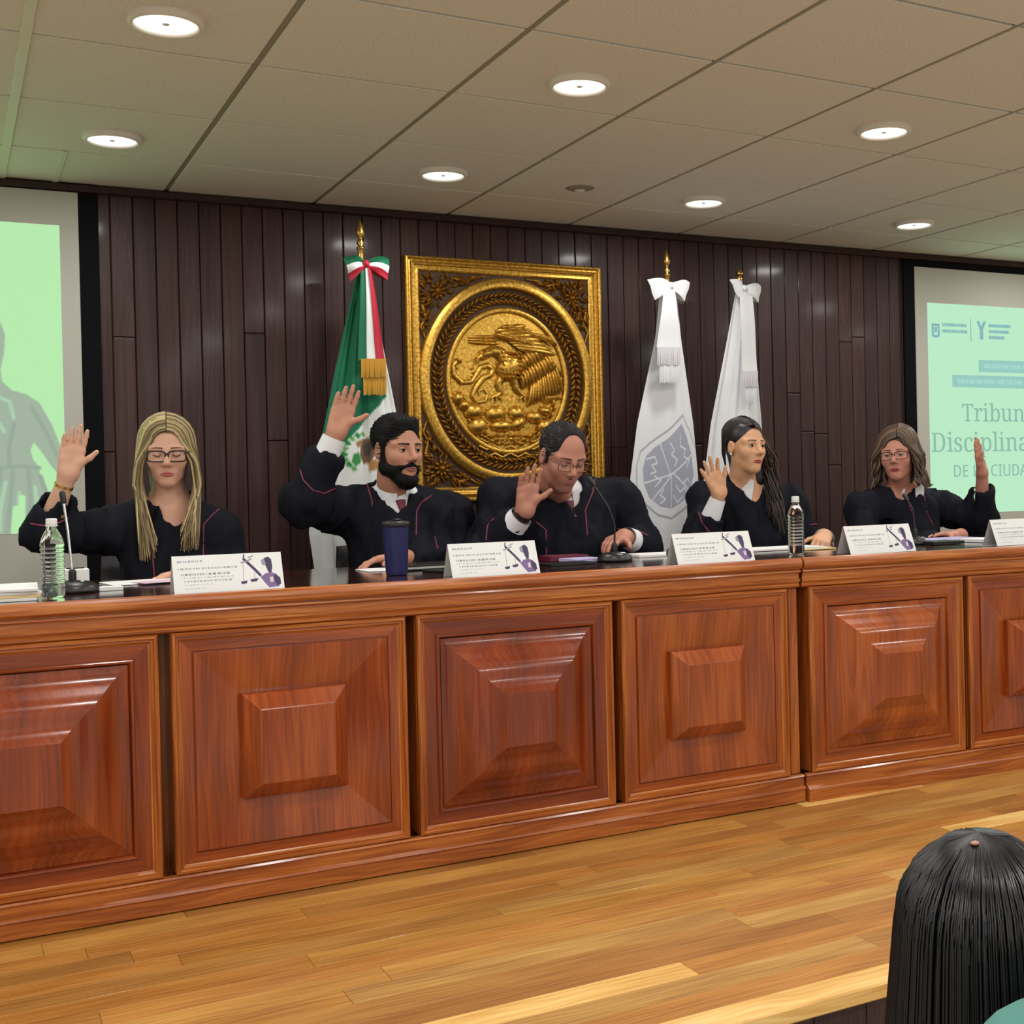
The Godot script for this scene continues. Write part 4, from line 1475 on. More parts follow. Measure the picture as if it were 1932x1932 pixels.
func head_prims(h: Transform3D, man: bool) -> Dictionary:
	var ps := []
	var jw := 0.049 if man else 0.040
	var jr := 0.020 if man else 0.017
	ps.append(he(h, Vector3(0, 0.034, -0.016), Vector3(0.075, 0.084, 0.094), 0.02))
	ps.append(he(h, Vector3(0, -0.028, 0.020), Vector3(0.060, 0.082, 0.068), 0.03))
	for s in [-1.0, 1.0]:
		ps.append(hc(h, Vector3(jw * s, -0.060, -0.012), Vector3(0.011 * s, -0.096, 0.052), jr, 0.017, 0.03))
		ps.append(he(h, Vector3(0.036 * s, -0.026, 0.052), Vector3(0.024, 0.022, 0.022), 0.028))
		ps.append(hc(h, Vector3(0.050 * s, 0.020, 0.056), Vector3(0.014 * s, 0.018, 0.074), 0.011, 0.011, 0.014))
	ps.append(he(h, Vector3(0, -0.064, 0.066), Vector3(0.030, 0.020, 0.018), 0.02))
	ps.append(he(h, Vector3(0, -0.097, 0.064), Vector3(0.020, 0.015, 0.016), 0.018))
	for s in [-1.0, 1.0]:
		ps.append(he(h, Vector3(0.031 * s, 0.000, 0.090), Vector3(0.019, 0.013, 0.016), 0.014, true))
	ps.append(hc(h, Vector3(0, 0.012, 0.080), Vector3(0, -0.026, 0.103), 0.0080, 0.0115, 0.012))
	for s in [-1.0, 1.0]:
		ps.append(hc(h, Vector3(0.011 * s, -0.033, 0.093), Vector3(0.014 * s, -0.031, 0.085), 0.0075, 0.006, 0.008))
	for s in [-1.0, 1.0]:
		ps.append(he(h, Vector3(0.077 * s, -0.006, -0.012), Vector3(0.009, 0.031, 0.018), 0.008))
		ps.append(he(h, Vector3(0.086 * s, -0.002, -0.006), Vector3(0.006, 0.018, 0.009), 0.006, true))
	return {"skin": ps, "neck": 0.052 if man else 0.044}

# z of the face surface at local x, y
func face_z(h: Transform3D, ps: Array, x: float, y: float) -> float:
	var z := 0.14
	var s := h.basis.get_scale().x
	for i in 40:
		var d := field(ps, h * Vector3(x, y, z)) / s
		if d < 0.0004: break
		z -= d * 0.8
	return z

func hand_prims(wrist: Vector3, dir: Vector3, palm: Vector3, thumb: Vector3, s: float, curl: Array, spread := 0.10, thumb_out := 1.0) -> Array:
	var y := dir.normalized()
	var x := (thumb - y * thumb.dot(y)).normalized()
	var z := palm - y * palm.dot(y); z = (z - x * z.dot(x)).normalized()
	var P := func(q: Vector3) -> Vector3: return wrist + (x * q.x + y * q.y + z * q.z) * s
	var ps := []
	var kx := [0.030, 0.010, -0.010, -0.028]
	var ky := [0.088, 0.093, 0.087, 0.077]
	var ln := [0.070, 0.079, 0.073, 0.057]
	for i in 4:
		ps.append(cap(P.call(Vector3(kx[i] * 0.55, 0.004, 0)), P.call(Vector3(kx[i], ky[i], 0)), 0.0165 * s, 0.0118 * s, 0.014 * s))
	ps.append(cap(P.call(Vector3(0.016, 0.018, 0.007)), P.call(Vector3(0.031, 0.048, 0.008)), 0.017 * s, 0.013 * s, 0.014 * s))
	ps.append(cap(P.call(Vector3(-0.018, 0.02, 0.006)), P.call(Vector3(-0.022, 0.05, 0.005)), 0.014 * s, 0.011 * s, 0.014 * s))
	for i in 4:
		var a := Vector3(kx[i], ky[i], 0)
		var ang := 0.0
		var sp := (1.5 - i) * spread
		for j in 3:
			var l: float = ln[i] * [0.46, 0.30, 0.24][j]
			ang += curl[i] * [0.9, 1.0, 0.7][j]
			var d := Vector3(sin(sp) * cos(ang), cos(sp) * cos(ang), sin(ang))
			var e := a + d * l
			ps.append(cap(P.call(a), P.call(e), [0.0092, 0.0085, 0.0078][j] * s, [0.0085, 0.0078, 0.0068][j] * s, 0.005 * s))
			a = e
	var t0 := Vector3(0.030, 0.046, 0.008)
	var td := Vector3(0.75 * thumb_out, 0.62, 0.22).normalized()
	var t1 := t0 + td * 0.036
	var t2 := t1 + (td + Vector3(-0.1, 0.25, curl[4])).normalized() * 0.030
	ps.append(cap(P.call(t0), P.call(t1), 0.0122 * s, 0.0102 * s, 0.010 * s))
	ps.append(cap(P.call(t1), P.call(t2), 0.0100 * s, 0.0080 * s, 0.005 * s))
	return ps

func lock(b: MB, h: Transform3D, pts: Array, r0: float, r1: float, flat := 0.5, seg := 12, sides := 6) -> void:
	var c := Curve3D.new()
	var n := pts.size()
	for k in n:
		var p: Vector3 = h * (pts[k] as Vector3)
		var t: Vector3 = h * (pts[mini(k + 1, n - 1)] as Vector3) - h * (pts[maxi(k - 1, 0)] as Vector3)
		c.add_point(p, -t / 6.0, t / 6.0)
	var path := PackedVector3Array(); var rad := PackedFloat32Array()
	for k in seg + 1:
		var t := float(k) / seg
		path.append(c.sample_baked(c.get_baked_length() * t))
		rad.append(lerpf(r0, r1, t) * (1.0 if t < 0.85 else lerpf(1.0, 0.25, (t - 0.85) / 0.15)))
	b.tube(path, rad, sides, false, flat)

# points of a strand that leaves the parting and lies over the skull: z0 front to back, s the side
func over(z0: float, s: float, part_x: float, lift: float, sweep := 0.02) -> Array:
	var k := sqrt(maxf(0.04, 1.0 - pow((z0 + 0.022) / 0.110, 2.0)))
	var pts := []
	for a in [0.015, 0.40, 0.78, 1.12, 1.42]:
		var px := part_x * (1.0 - sin(a))
		pts.append(Vector3(px + (0.084 + lift) * k * sin(a) * s, 0.040 + (0.087 + lift) * k * cos(a), z0 - sweep * clampf((z0 + 0.09) / 0.12, 0.0, 1.0) * sin(a)))
	return pts

# short hairs lying on a hair mass: ps the mass, along the local direction they are combed
func fur(b: MB, h: Transform3D, ps: Array, n: int, comb: Vector3, len: float, r: float, c0: Color, c1: Color, sd: int) -> void:
	rng.seed = sd
	var s := h.basis.get_scale().x
	for k in n:
		var dir := Vector3(rng.randf_range(-1, 1), rng.randf_range(-1, 1), rng.randf_range(-1, 1)).normalized()
		var p := h * (dir * 0.17)
		var inward := -(h.basis * dir).normalized()
		var ok := false
		for i in 24:
			var d := field(ps, p)
			if d < 0.0006: ok = true; break
			p += inward * d * 0.8
		if not ok or p.distance_to(h.origin) < 0.05 * s: continue
		var e := 0.002
		var d0 := field(ps, p)
		var nn := Vector3(field(ps, p + Vector3(e, 0, 0)) - d0, field(ps, p + Vector3(0, e, 0)) - d0, field(ps, p + Vector3(0, 0, e)) - d0).normalized()
		var t := (h.basis * (comb + Vector3(rng.randf_range(-0.3, 0.3), rng.randf_range(-0.3, 0.3), rng.randf_range(-0.3, 0.3)))).normalized()
		t = (t - nn * t.dot(nn)).normalized()
		b.c = c0.lerp(c1, pow(rng.randf(), 2.0))
		b.tube(PackedVector3Array([p - nn * 0.001, p + t * len * 0.5 * s + nn * 0.0018, p + t * len * s + nn * 0.0004]), PackedFloat32Array([r, r, r * 0.4]), 4, false)

func eyes(pn: Node3D, skin_b: MB, h: Transform3D, ps: Array, lid: float, iris: Color, skin: Color, gaze := Vector3(0, 0, 1), lash := 0.0011) -> void:
	var base := pn.position
	for s in [-1.0, 1.0]:
		var fz := face_z(h, ps, 0.031 * s, 0.001)
		var c := Vector3(0.031 * s, 0.001, fz - 0.0045)
		var b := MB.new()
		var pts := PackedVector3Array(); var cols := PackedColorArray()
		var up := Vector3.UP.cross(gaze).normalized()
		var bs := Basis(up, gaze.cross(up), gaze)
		for j in 15:
			var th := PI * 0.62 * j / 14.0
			for i in 14:
				var a := TAU * i / 14
				pts.append(h * (c + bs * Vector3(sin(th) * cos(a), sin(th) * sin(a), cos(th)) * 0.0122))
				cols.append(Color(0.004, 0.004, 0.004) if th < 0.28 else (iris if th < 0.60 else Color(0.46, 0.42, 0.40)))
		b.grid(pts, 14, 15, true, false, false, cols)
		part("eye", b, M.eye, pn, base)
		# upper and lower lids, part of the skin
		for q in [[-30.0, lid], [178.0, 118.0]]:
			pts = PackedVector3Array()
			for j in 8:
				var al := deg_to_rad(lerpf(q[0], q[1], j / 7.0))
				for i in 11:
					var be := deg_to_rad(lerpf(-78, 78, i / 10.0))
					var r := 0.0136 - (0.0008 if j == 7 else 0.0)
					pts.append(h * (c + Vector3(sin(be), cos(be) * cos(al), cos(be) * sin(al)) * r))
			skin_b.c = skin
			skin_b.grid(pts, 11, 8, false, q[0] < 0)
		var path := PackedVector3Array()
		for i in 9:
			var be := deg_to_rad(lerpf(-66, 66, i / 8.0)); var al := deg_to_rad(lid)
			path.append(h * (c + Vector3(sin(be), cos(be) * cos(al), cos(be) * sin(al)) * 0.0140))
		b = MB.new(); b.c = Color(0.012, 0.008, 0.008)
		b.tube(path, PackedFloat32Array([lash * h.basis.get_scale().x]), 5)
		part("eyelashes", b, M.vcol, pn, base)

# two lips laid on the face as fine patches of the skin mesh
func mouth(b: MB, h: Transform3D, ps: Array, col: Color, w := 0.0245, up := 0.0075, low := 0.0095, y0 := -0.0655) -> void:
	for side in [1.0, -1.0]:
		var pts := PackedVector3Array()
		var cols := PackedColorArray()
		for j in 7:
			var t := j / 6.0
			for i in 19:
				var x := lerpf(-w, w, i / 18.0)
				var e := 1.0 - pow(absf(x) / w, 2.0)
				var hh: float = (up * (e - 0.22 * exp(-pow(x / 0.004, 2.0))) if side > 0 else low * pow(maxf(e, 0.0), 0.8))
				var y: float = y0 - 0.0018 * (1.0 - e) + side * hh * t
				var z := face_z(h, ps, x, y) + 0.0045 * e * sin(PI * clampf(t, 0.06, 0.97)) + 0.0004
				pts.append(h * Vector3(x, y, z))
				cols.append(col.darkened(0.45) if j == 0 else col)
		b.grid(pts, 19, 7, false, side < 0, false, cols)

func brows(pn: Node3D, h: Transform3D, ps: Array, col: Color, thick: float, arch := 0.004, y0 := 0.0215) -> void:
	for s in [-1.0, 1.0]:
		var b := MB.new(); b.c = col
		var path := PackedVector3Array(); var rad := PackedFloat32Array()
		for i in 8:
			var t := i / 7.0
			var x := lerpf(0.013, 0.050, t); var y := y0 + arch * sin(PI * (0.2 + t * 0.7))
			path.append(h * Vector3(x * s, y, face_z(h, ps, x * s, y) + 0.0002))
			rad.append(thick * (1.0 - 0.55 * t) * h.basis.get_scale().x)
		b.tube(path, rad, 6, true, 0.7)
		part("eyebrow", b, M.hair, pn, pn.position)

func glasses(pn: Node3D, h: Transform3D, ps: Array, m: Material, w: float, hh: float, wire: float, y0 := -0.003) -> void:
	var g := Node3D.new(); g.name = "glasses"; pn.add_child(g, true)
	var base := pn.position
	var zf := face_z(h, ps, 0.0, 0.006) + 0.004
	for s in [-1.0, 1.0]:
		var path := PackedVector3Array()
		for k in 25:
			var a := TAU * k / 24
			# rounded rectangle
			var ca := cos(a); var sa := sin(a)
			var q := Vector2(signf(ca) * pow(absf(ca), 0.45) * w, signf(sa) * pow(absf(sa), 0.45) * hh)
			path.append(h * Vector3(s * 0.034 + q.x, y0 + q.y, zf - absf(s * 0.034 + q.x) * 0.14))
		var b := MB.new()
		b.tube(path, PackedFloat32Array([wire]), 6, false)
		part("rim", b, m, g, base)
		b = MB.new()
		var i0 := h * Vector3(s * 0.034, y0, zf - 0.034 * 0.14)
		for k in 24: b.tri(i0, path[k], path[k + 1])
		part("lens", b, M.lens, g, base)
		b = MB.new()
		b.tube(PackedVector3Array([h * Vector3(s * (0.034 + w), y0 + hh * 0.6, zf - (0.034 + w) * 0.14), h * Vector3(s * 0.078, y0 + hh * 0.6, 0.05), h * Vector3(s * 0.082, y0 + 0.006, -0.01)]), PackedFloat32Array([wire * 0.9]), 6)
		part("temple", b, m, g, base)
	var b := MB.new()
	b.tube(PackedVector3Array([h * Vector3(-(0.034 - w), y0 + hh * 0.4, zf - 0.002), h * Vector3(0, y0 + hh * 0.55, zf + 0.002), h * Vector3(0.034 - w, y0 + hh * 0.4, zf - 0.002)]), PackedFloat32Array([wire]), 6)
	part("bridge", b, m, g, base)

func collar(pn: Node3D, nb: Vector3, tilt: Basis, r: float, m: Material, drop := 0.05, gap := 16.0) -> void:
	# a folded shirt collar around the neck, open at the front
	var b := MB.new()
	for face in [1.0, -1.0]:
		var pts := PackedVector3Array()
		for j in 5:
			var t := j / 4.0
			for i in 33:
				var a := deg_to_rad(lerpf(gap, 360.0 - gap, i / 32.0))
				var front := pow(maxf(cos(a), 0.0), 3.0)
				var rr := r * (1.0 + 0.22 * t) + (0.0 if face > 0 else -0.005)
				var y := 0.038 - 0.012 * front - t * (0.042 + drop * front)
				pts.append(nb + tilt * Vector3(sin(a) * rr, y, cos(a) * rr * 1.05))
		b.grid(pts, 33, 5, false, face < 0)
	part("shirt_collar", b, m, pn, pn.position)

func cuff(pn: Node3D, a: Vector3, e: Vector3, r0: float, r1: float, m: Material, called := "shirt_cuff") -> void:
	var b := MB.new()
	var y := (e - a).normalized()
	var x := y.cross(Vector3.BACK).normalized(); var z := x.cross(y)
	for face in [0.0, 0.004]:
		var pts := PackedVector3Array()
		for j in 4:
			var t := j / 3.0
			for i in 20:
				var an := TAU * i / 20
				pts.append(a.lerp(e, t) + (x * cos(an) + z * sin(an)) * (lerpf(r0, r1, t) - face))
		b.grid(pts, 20, 4, true, face == 0.0)
	part(called, b, m, pn, pn.position)

func pipe(pn: Node3D, robe: Array, sd: int, px: Array, r := 0.0030, near := 2.5) -> void:
	# coloured piping sewn along the robe; pixels are carried to the robe's surface
	var pts := []
	var nz := robe_noise(sd)
	for k in px.size() - 1:
		for i in 5:
			pts.append(hit(robe, lerpf(px[k][0], px[k + 1][0], i / 5.0), lerpf(px[k][1], px[k + 1][1], i / 5.0), near, nz, 0.024))
	pts.append(hit(robe, px[-1][0], px[-1][1], near, nz, 0.024))
	var path := PackedVector3Array()
	for k in pts.size():
		var p: Vector3 = pts[k]
		if absf(field(robe, p)) > 0.04 or (path.size() and p.distance_to(path[-1]) > 0.10):
			continue
		path.append(p)
	if path.size() < 3: return
	var b := MB.new()
	b.tube(path, PackedFloat32Array([r]), 6)
	part("piping", b, M.piping, pn, pn.position)

func vneck(robe: Array, px: Array) -> void:
	# cut the neckline along the robe's own surface
	var c := []
	for q in px: c.append(hit(robe, q[0], q[1]))
	for k in px.size() - 1:
		robe.append(cap(c[k], c[k + 1], px[k][2], px[k + 1][2], 0.008, true))

# cut a sleeve square across the forearm, with a hollow opening
func sleeve_end(robe: Array, el: Vector3, wr: Vector3, t: float, wall_r := 0.0) -> void:
	var d := (wr - el).normalized()
	var e := el.lerp(wr, t)
	robe.append(cap(e + d * 0.16, e + d * 0.17, 0.16, 0.16, 0.004, true))
	if wall_r > 0.0: robe.append(cap(e - d * 0.05, e + d * 0.05, wall_r, wall_r, 0.004, true))

func robe_noise(sd: int) -> FastNoiseLite:
	var f := FastNoiseLite.new(); f.seed = sd; f.frequency = 11.0; f.fractal_octaves = 3
	return f

# trunk under a robe: shoulders, chest and lap
func trunk(sr: Vector3, sl: Vector3, nb: Vector3, hips: Vector3, fat := 1.0) -> Array:
	var mid := (sr + sl) * 0.5
	var ps := []
	ps.append(cap(sr, sl, 0.068 * fat, 0.068 * fat, 0.05))
	ps.append(cap(nb + Vector3(0, 0.012, -0.01), sr + Vector3(0, 0.015, 0), 0.056, 0.058 * fat, 0.06))
	ps.append(cap(nb + Vector3(0, 0.012, -0.01), sl + Vector3(0, 0.015, 0), 0.056, 0.058 * fat, 0.06))
	ps.append(ell(mid + Vector3(0, -0.12, 0.02), Vector3(0.175 * fat, 0.22, 0.118 * fat), 0.08))
	ps.append(cap(mid + Vector3(0, -0.2, 0.01), hips, 0.15 * fat, 0.19 * fat, 0.08))
	for s in [-1.0, 1.0]:
		ps.append(cap(hips + Vector3(0.10 * s, 0.0, 0.05), hips + Vector3(0.14 * s, -0.02, 0.32), 0.10, 0.08, 0.08))
	return ps

# the same trunk, a little smaller: what is worn or bare under the robe
func inset(ps: Array, by: float) -> Array:
	var out := []
	for k in 4:
		var q: Pr = ps[k]
		out.append(ell(q.a, q.r - Vector3.ONE * by, q.k) if q.ell else cap(q.a, q.b, q.ra - by, q.rb - by, q.k))
	return out

func inner_body(sr: Vector3, sl: Vector3, nb: Vector3, hips: Vector3, arms: Array) -> Array:
	var mid := (sr + sl) * 0.5
	var ps := []
	ps.append(cap(sr, sl, 0.055, 0.055, 0.04))
	ps.append(ell(mid + Vector3(0, -0.12, 0.01), Vector3(0.16, 0.2, 0.095), 0.06))
	ps.append(cap(mid + Vector3(0, -0.2, 0), hips, 0.12, 0.15, 0.06))
	ps.append(cap(nb + Vector3(0, 0.01, -0.01), sr, 0.045, 0.045, 0.05))
	ps.append(cap(nb + Vector3(0, 0.01, -0.01), sl, 0.045, 0.045, 0.05))
	for a in arms:
		ps.append(cap(a[0], a[1], 0.046, 0.040, 0.02))
		ps.append(cap(a[1], a[2], 0.040, 0.027, 0.02))
	return ps

# the skin mesh: head, neck, hands at a fine grid, the covered trunk and arms at a coarse one
func skin_mesh(pn: Node3D, h: Transform3D, hd: Dictionary, nb: Vector3, chest: Array, hands: Array, inner: Array, tone: Color, lip: Color, extra = null, cell := 0.0045) -> MB:
	var b := MB.new()
	var s := h.basis.get_scale().x
	var hi := h.affine_inverse()
	var rosy := Color(tone.r * 1.02, tone.g * 0.80, tone.b * 0.78)
	var colour := func(p: Vector3) -> Color:
		var q := hi * p
		var c := tone
		var e := minf(Vector2((absf(q.x) - 0.040) / 0.022, (q.y + 0.026) / 0.018).length(), Vector2(q.x / 0.014, (q.y + 0.028) / 0.012).length()) if q.z > 0.03 else 9.0
		if e < 1.0: c = tone.lerp(rosy, 0.55 * (1.0 - e))
		if extra != null: c = extra.call(q, c)
		return c
	var ps: Array = hd.skin.duplicate()
	var nr: float = hd.neck
	ps.append(hc(h, Vector3(0, -0.055, -0.022), Vector3(0, -0.11, -0.028), nr, nr, 0.03))
	ps.append(cap(h * Vector3(0, -0.10, -0.026), nb, nr * s, (nr + 0.004) * s, 0.03))
	ps.append_array(chest)
	body_of(b, ps, cell, colour, 0.0, null, nb.y - 0.16)
	mouth(b, h, hd.skin, lip)
	for hp in hands:
		body_of(b, hp, 0.0041, func(_p: Vector3) -> Color: return tone)
	body_of(b, inner, 0.018, func(_p: Vector3) -> Color: return tone)
	return b

func finish_skin(pn: Node3D, b: MB) -> void:
	part("body", b, M.skin, pn, pn.position)

func robe_mesh(pn: Node3D, robe: Array, sd: int) -> void:
	var b := MB.new()
	body_of(b, robe, 0.0115, null, 0.024, robe_noise(sd), STAGE_Y + 0.50)
	part("robe", b, M.robe, pn, pn.position)


func person(label: String, at: Vector3, group := "") -> Node3D:
	return thing("person", label, "person", Vector3(at.x, STAGE_Y, at.z), 0, group)


func build_people() -> void:
	judge_blonde()
	judge_bearded()
	judge_centre()
	judge_dark_hair()
	judge_brown_bob()
	listener()


func judge_blonde() -> void:
	var h := head_frame(315, 853, -4.60, -9.0, 9.0, 0.0, 0.985)
	var nb := at_z(322, 955, -4.66)
	var sr := at_z(222, 1000, -4.68); var sl := at_z(412, 1008, -4.70)
	var hips := at_z(318, 1250, -4.80); hips.y = STAGE_Y + 0.62
	var el := at_z(86, 1008, -4.55); var wr := at_z(128, 897, -4.50)
	var el2 := at_z(452, 1110, -4.62); var wr2 := at_z(352, 1082, -4.44)
	var pn := person("blonde woman with dark-framed glasses in a black robe, right hand raised", hips)
	var hd := head_prims(h, false)
	var tone := lin(206, 158, 134)
	var hand := hand_prims(wr, at_z(146, 800, -4.50) - wr, Vector3(-0.12, 0.05, 1), Vector3(1, 0.1, 0.1), 0.98, [0.05, 0.02, 0.06, 0.10, 0.0], 0.045)
	hand.append(cap(wr, wr.lerp(el, 0.8), 0.0255, 0.036, 0.02))
	var hand2 := hand_prims(wr2, Vector3(-1, -0.05, 0.35), Vector3(0, -1, 0.1), Vector3(-0.3, 0.1, 1), 0.95, [0.3, 0.3, 0.35, 0.4, 0.1])
	hand2.append(cap(wr2, wr2.lerp(el2, 0.5), 0.026, 0.034, 0.02))
	var chest := inset(trunk(sr, sl, nb, hips, 0.95), 0.017)
	var inner := inner_body(sr, sl, nb, hips, [[sr, el, wr], [sl, el2, wr2]])
	var b := skin_mesh(pn, h, hd, nb, chest, [hand, hand2], inner, tone, lin(178, 92, 92))
	eyes(pn, b, h, hd.skin, 112.0, Color(0.08, 0.05, 0.03), tone, Vector3(0, -0.5, 0.86), 0.0016)
	finish_skin(pn, b)
	brows(pn, h, hd.skin, lin(92, 70, 52), 0.0024)
	glasses(pn, h, hd.skin, M.frame_dark, 0.029, 0.0185, 0.0026)
	# robe
	var robe := trunk(sr, sl, nb, hips, 0.95)
	var cuff_at := el.lerp(wr, 0.52)
	robe.append(cap(sr, el, 0.070, 0.062, 0.05)); robe.append(cap(el, cuff_at, 0.060, 0.056, 0.05))
	robe.append(cap(sl, el2, 0.080, 0.075, 0.05)); robe.append(cap(el2, el2.lerp(wr2, 0.75), 0.070, 0.062, 0.05))
	sleeve_end(robe, el, wr, 0.62, 0.042)
	vneck(robe, [[322, 930, 0.075], [327, 960, 0.046], [331, 988, 0.010]])
	robe.append(cap(nb + Vector3(0, -0.02, 0.0), nb + Vector3(0, 0.16, 0), 0.068, 0.085, 0.02, true))
	robe_mesh(pn, robe, 3)
	pipe(pn, robe, 3, [[422, 953], [400, 972], [384, 990], [383, 1050]])
	pipe(pn, robe, 3, [[284, 1012], [288, 1050], [292, 1092]])
	pipe(pn, robe, 3, [[58, 988], [80, 992], [112, 986], [128, 978]])
	# gold chain and bracelet
	b = MB.new()
	var path := PackedVector3Array()
	var all: Array = hd.skin + chest
	for q in [[296, 957], [306, 964], [318, 968], [330, 968], [342, 962], [350, 954]]: path.append(hit(all, q[0], q[1]))
	b.tube(path, PackedFloat32Array([0.0014]), 5); part("necklace", b, M.brass, pn, pn.position)
	cuff(pn, wr.lerp(el, 0.16), wr.lerp(el, 0.20), 0.0305, 0.0305, M.brass, "bracelet")
	# hair: centre parting, long straight locks over the chest
	var cap_b := MB.new()
	var hp := [he(h, Vector3(0, 0.040, -0.024), Vector3(0.083, 0.088, 0.098), 0.02), hc(h, Vector3(0, 0.02, -0.055), Vector3(0, -0.12, -0.06), 0.072, 0.060, 0.03)]
	hp.append(he(h, Vector3(0, -0.010, 0.098), Vector3(0.066, 0.088, 0.075), 0.008, true))
	body_of(cap_b, hp, 0.0065, func(p: Vector3) -> Color: return lin(74, 62, 44))
	rng.seed = 101
	for s in [-1.0, 1.0]:
		for k in 150:
			var f := rng.randf(); var t := rng.randf()
			var z0 := lerpf(0.076, -0.098, t)
			var pts := over(z0, s, 0.0, 0.003 + 0.009 * f, 0.012)
			var out := lerpf(0.078, 0.104, f)
			var zf := lerpf(0.050, -0.050, t)
			var endx: float = lerpf(0.036, 0.098, rng.randf())
			var endy := -0.26 - 0.08 * rng.randf() - (0.03 if s < 0 else 0.0)
			var ph := rng.randf() * TAU
			pts.append(Vector3(out * s, -0.03, lerpf(pts[-1].z, zf, 0.6)))
			pts.append(Vector3((out + 0.008 + 0.003 * sin(ph)) * s, -0.11, zf + 0.005))
			pts.append(Vector3((lerpf(out, endx, 0.45) + 0.006 + 0.003 * cos(ph)) * s, -0.19, zf + 0.035))
			pts.append(Vector3(endx * s, endy, lerpf(zf, 0.05, 0.5) + 0.07 + 0.02 * rng.randf()))
			cap_b.c = lin(150, 130, 88).lerp(lin(196, 178, 130), rng.randf()) if rng.randf() < 0.52 else lin(92, 77, 54).lerp(lin(136, 115, 78), rng.randf())
			lock(cap_b, h, pts, 0.0042, 0.0030, 0.7, 18, 5)
	part("hair", cap_b, M.hair, pn, pn.position)


func judge_bearded() -> void:
	var h := head_frame(751, 848, -4.60, 16.0, 4.0, 0.0, 1.06)
	var nb := at_z(742, 935, -4.67)
	var sr := at_z(652, 968, -4.70); var sl := at_z(850, 975, -4.68)
	var hips := at_z(750, 1250, -4.82); hips.y = STAGE_Y + 0.62
	var el := at_z(578, 948, -4.58); var wr := at_z(634, 818, -4.52)
	var el2 := at_z(856, 1060, -4.60); var wr2 := at_z(752, 1052, -4.42)
	var pn := person("bearded man in a black robe and dark red tie, right hand raised high", hips)
	var hd := head_prims(h, true)
	var tone := lin(186, 132, 108)
	var hand := hand_prims(wr, at_z(664, 715, -4.52) - wr, Vector3(-0.28, 0.02, 1), Vector3(1, 0.1, 0.2), 1.08, [0.08, 0.04, 0.06, 0.10, 0.0], 0.03, 1.25)
	hand.append(cap(wr, wr.lerp(el, 0.8), 0.030, 0.044, 0.02))
	var hand2 := hand_prims(wr2, Vector3(-1, -0.06, 0.12), Vector3(0, -1, 0.25), Vector3(-0.2, 0.2, 1), 1.06, [0.28, 0.30, 0.34, 0.4, 0.2], 0.06)
	hand2.append(cap(wr2, wr2.lerp(el2, 0.6), 0.030, 0.042, 0.02))
	var inner := inner_body(sr, sl, nb, hips, [[sr, el, wr], [sl, el2, wr2]])
	var dark := lin(30, 26, 28)
	var b := skin_mesh(pn, h, hd, nb, [], [hand, hand2], inner, tone, lin(150, 92, 84))
	eyes(pn, b, h, hd.skin, 74.0, Color(0.03, 0.02, 0.015), tone, Vector3(0.12, -0.1, 1).normalized())
	finish_skin(pn, b)
	brows(pn, h, hd.skin, lin(26, 20, 20), 0.0042, 0.003, 0.0200)
	# short hair
	var hb := MB.new()
	var hp := [he(h, Vector3(0, 0.046, -0.022), Vector3(0.080, 0.086, 0.100), 0.02), hc(h, Vector3(-0.034, 0.096, 0.046), Vector3(0.034, 0.098, 0.046), 0.016, 0.016, 0.03)]
	for s in [-1.0, 1.0]: hp.append(hc(h, Vector3(0.071 * s, 0.03, 0.008), Vector3(0.068 * s, -0.02, 0.006), 0.012, 0.009, 0.012))
	hp.append(he(h, Vector3(0, -0.005, 0.106), Vector3(0.062, 0.092, 0.066), 0.008, true))
	hp.append(he(h, Vector3(0, -0.105, -0.02), Vector3(0.13, 0.060, 0.075), 0.010, true))
	for s in [-1.0, 1.0]: hp.append(he(h, Vector3(0.082 * s, -0.01, -0.014), Vector3(0.020, 0.036, 0.022), 0.006, true))
	body_of(hb, hp, 0.005, func(p: Vector3) -> Color: return lin(20, 18, 21), 0.003, robe_noise(9))
	fur(hb, h, hp, 700, Vector3(0.1, 0.1, -1), 0.026, 0.0013, lin(16, 14, 17), lin(52, 47, 48), 8)
	part("hair", hb, M.hair_short, pn, pn.position)
	# full beard and moustache
	var bb := MB.new()
	var bp := []
	for s in [-1.0, 1.0]:
		bp.append(hc(h, Vector3(0.064 * s, -0.020, 0.006), Vector3(0.054 * s, -0.065, 0.006), 0.011, 0.021, 0.02))
		bp.append(hc(h, Vector3(0.051 * s, -0.066, 0.004), Vector3(0.016 * s, -0.104, 0.056), 0.024, 0.026, 0.02))
		bp.append(hc(h, Vector3(0.045 * s, -0.070, 0.040), Vector3(0.032 * s, -0.060, 0.062), 0.018, 0.014, 0.02))
		bp.append(hc(h, Vector3(0.004 * s, -0.0500, 0.0865), Vector3(0.028 * s, -0.0610, 0.072), 0.0080, 0.0095, 0.006))
	bp.append(he(h, Vector3(0, -0.112, 0.058), Vector3(0.036, 0.030, 0.028), 0.02))
	bp.append(he(h, Vector3(0, -0.0675, 0.094), Vector3(0.0200, 0.0075, 0.020), 0.005, true))
	body_of(bb, bp, 0.0042, func(p: Vector3) -> Color: return lin(20, 17, 19), 0.003, robe_noise(5))
	fur(bb, h, bp, 600, Vector3(0.0, -1, 0.15), 0.016, 0.0011, lin(15, 12, 14), lin(48, 40, 40), 9)
	part("beard", bb, M.hair_short, pn, pn.position)
	# robe, shirt and tie
	var robe := trunk(sr, sl, nb, hips, 1.08)
	var ca := el.lerp(wr, 0.58)
	robe.append(cap(sr, el, 0.086, 0.080, 0.05)); robe.append(cap(el, ca, 0.078, 0.068, 0.05))
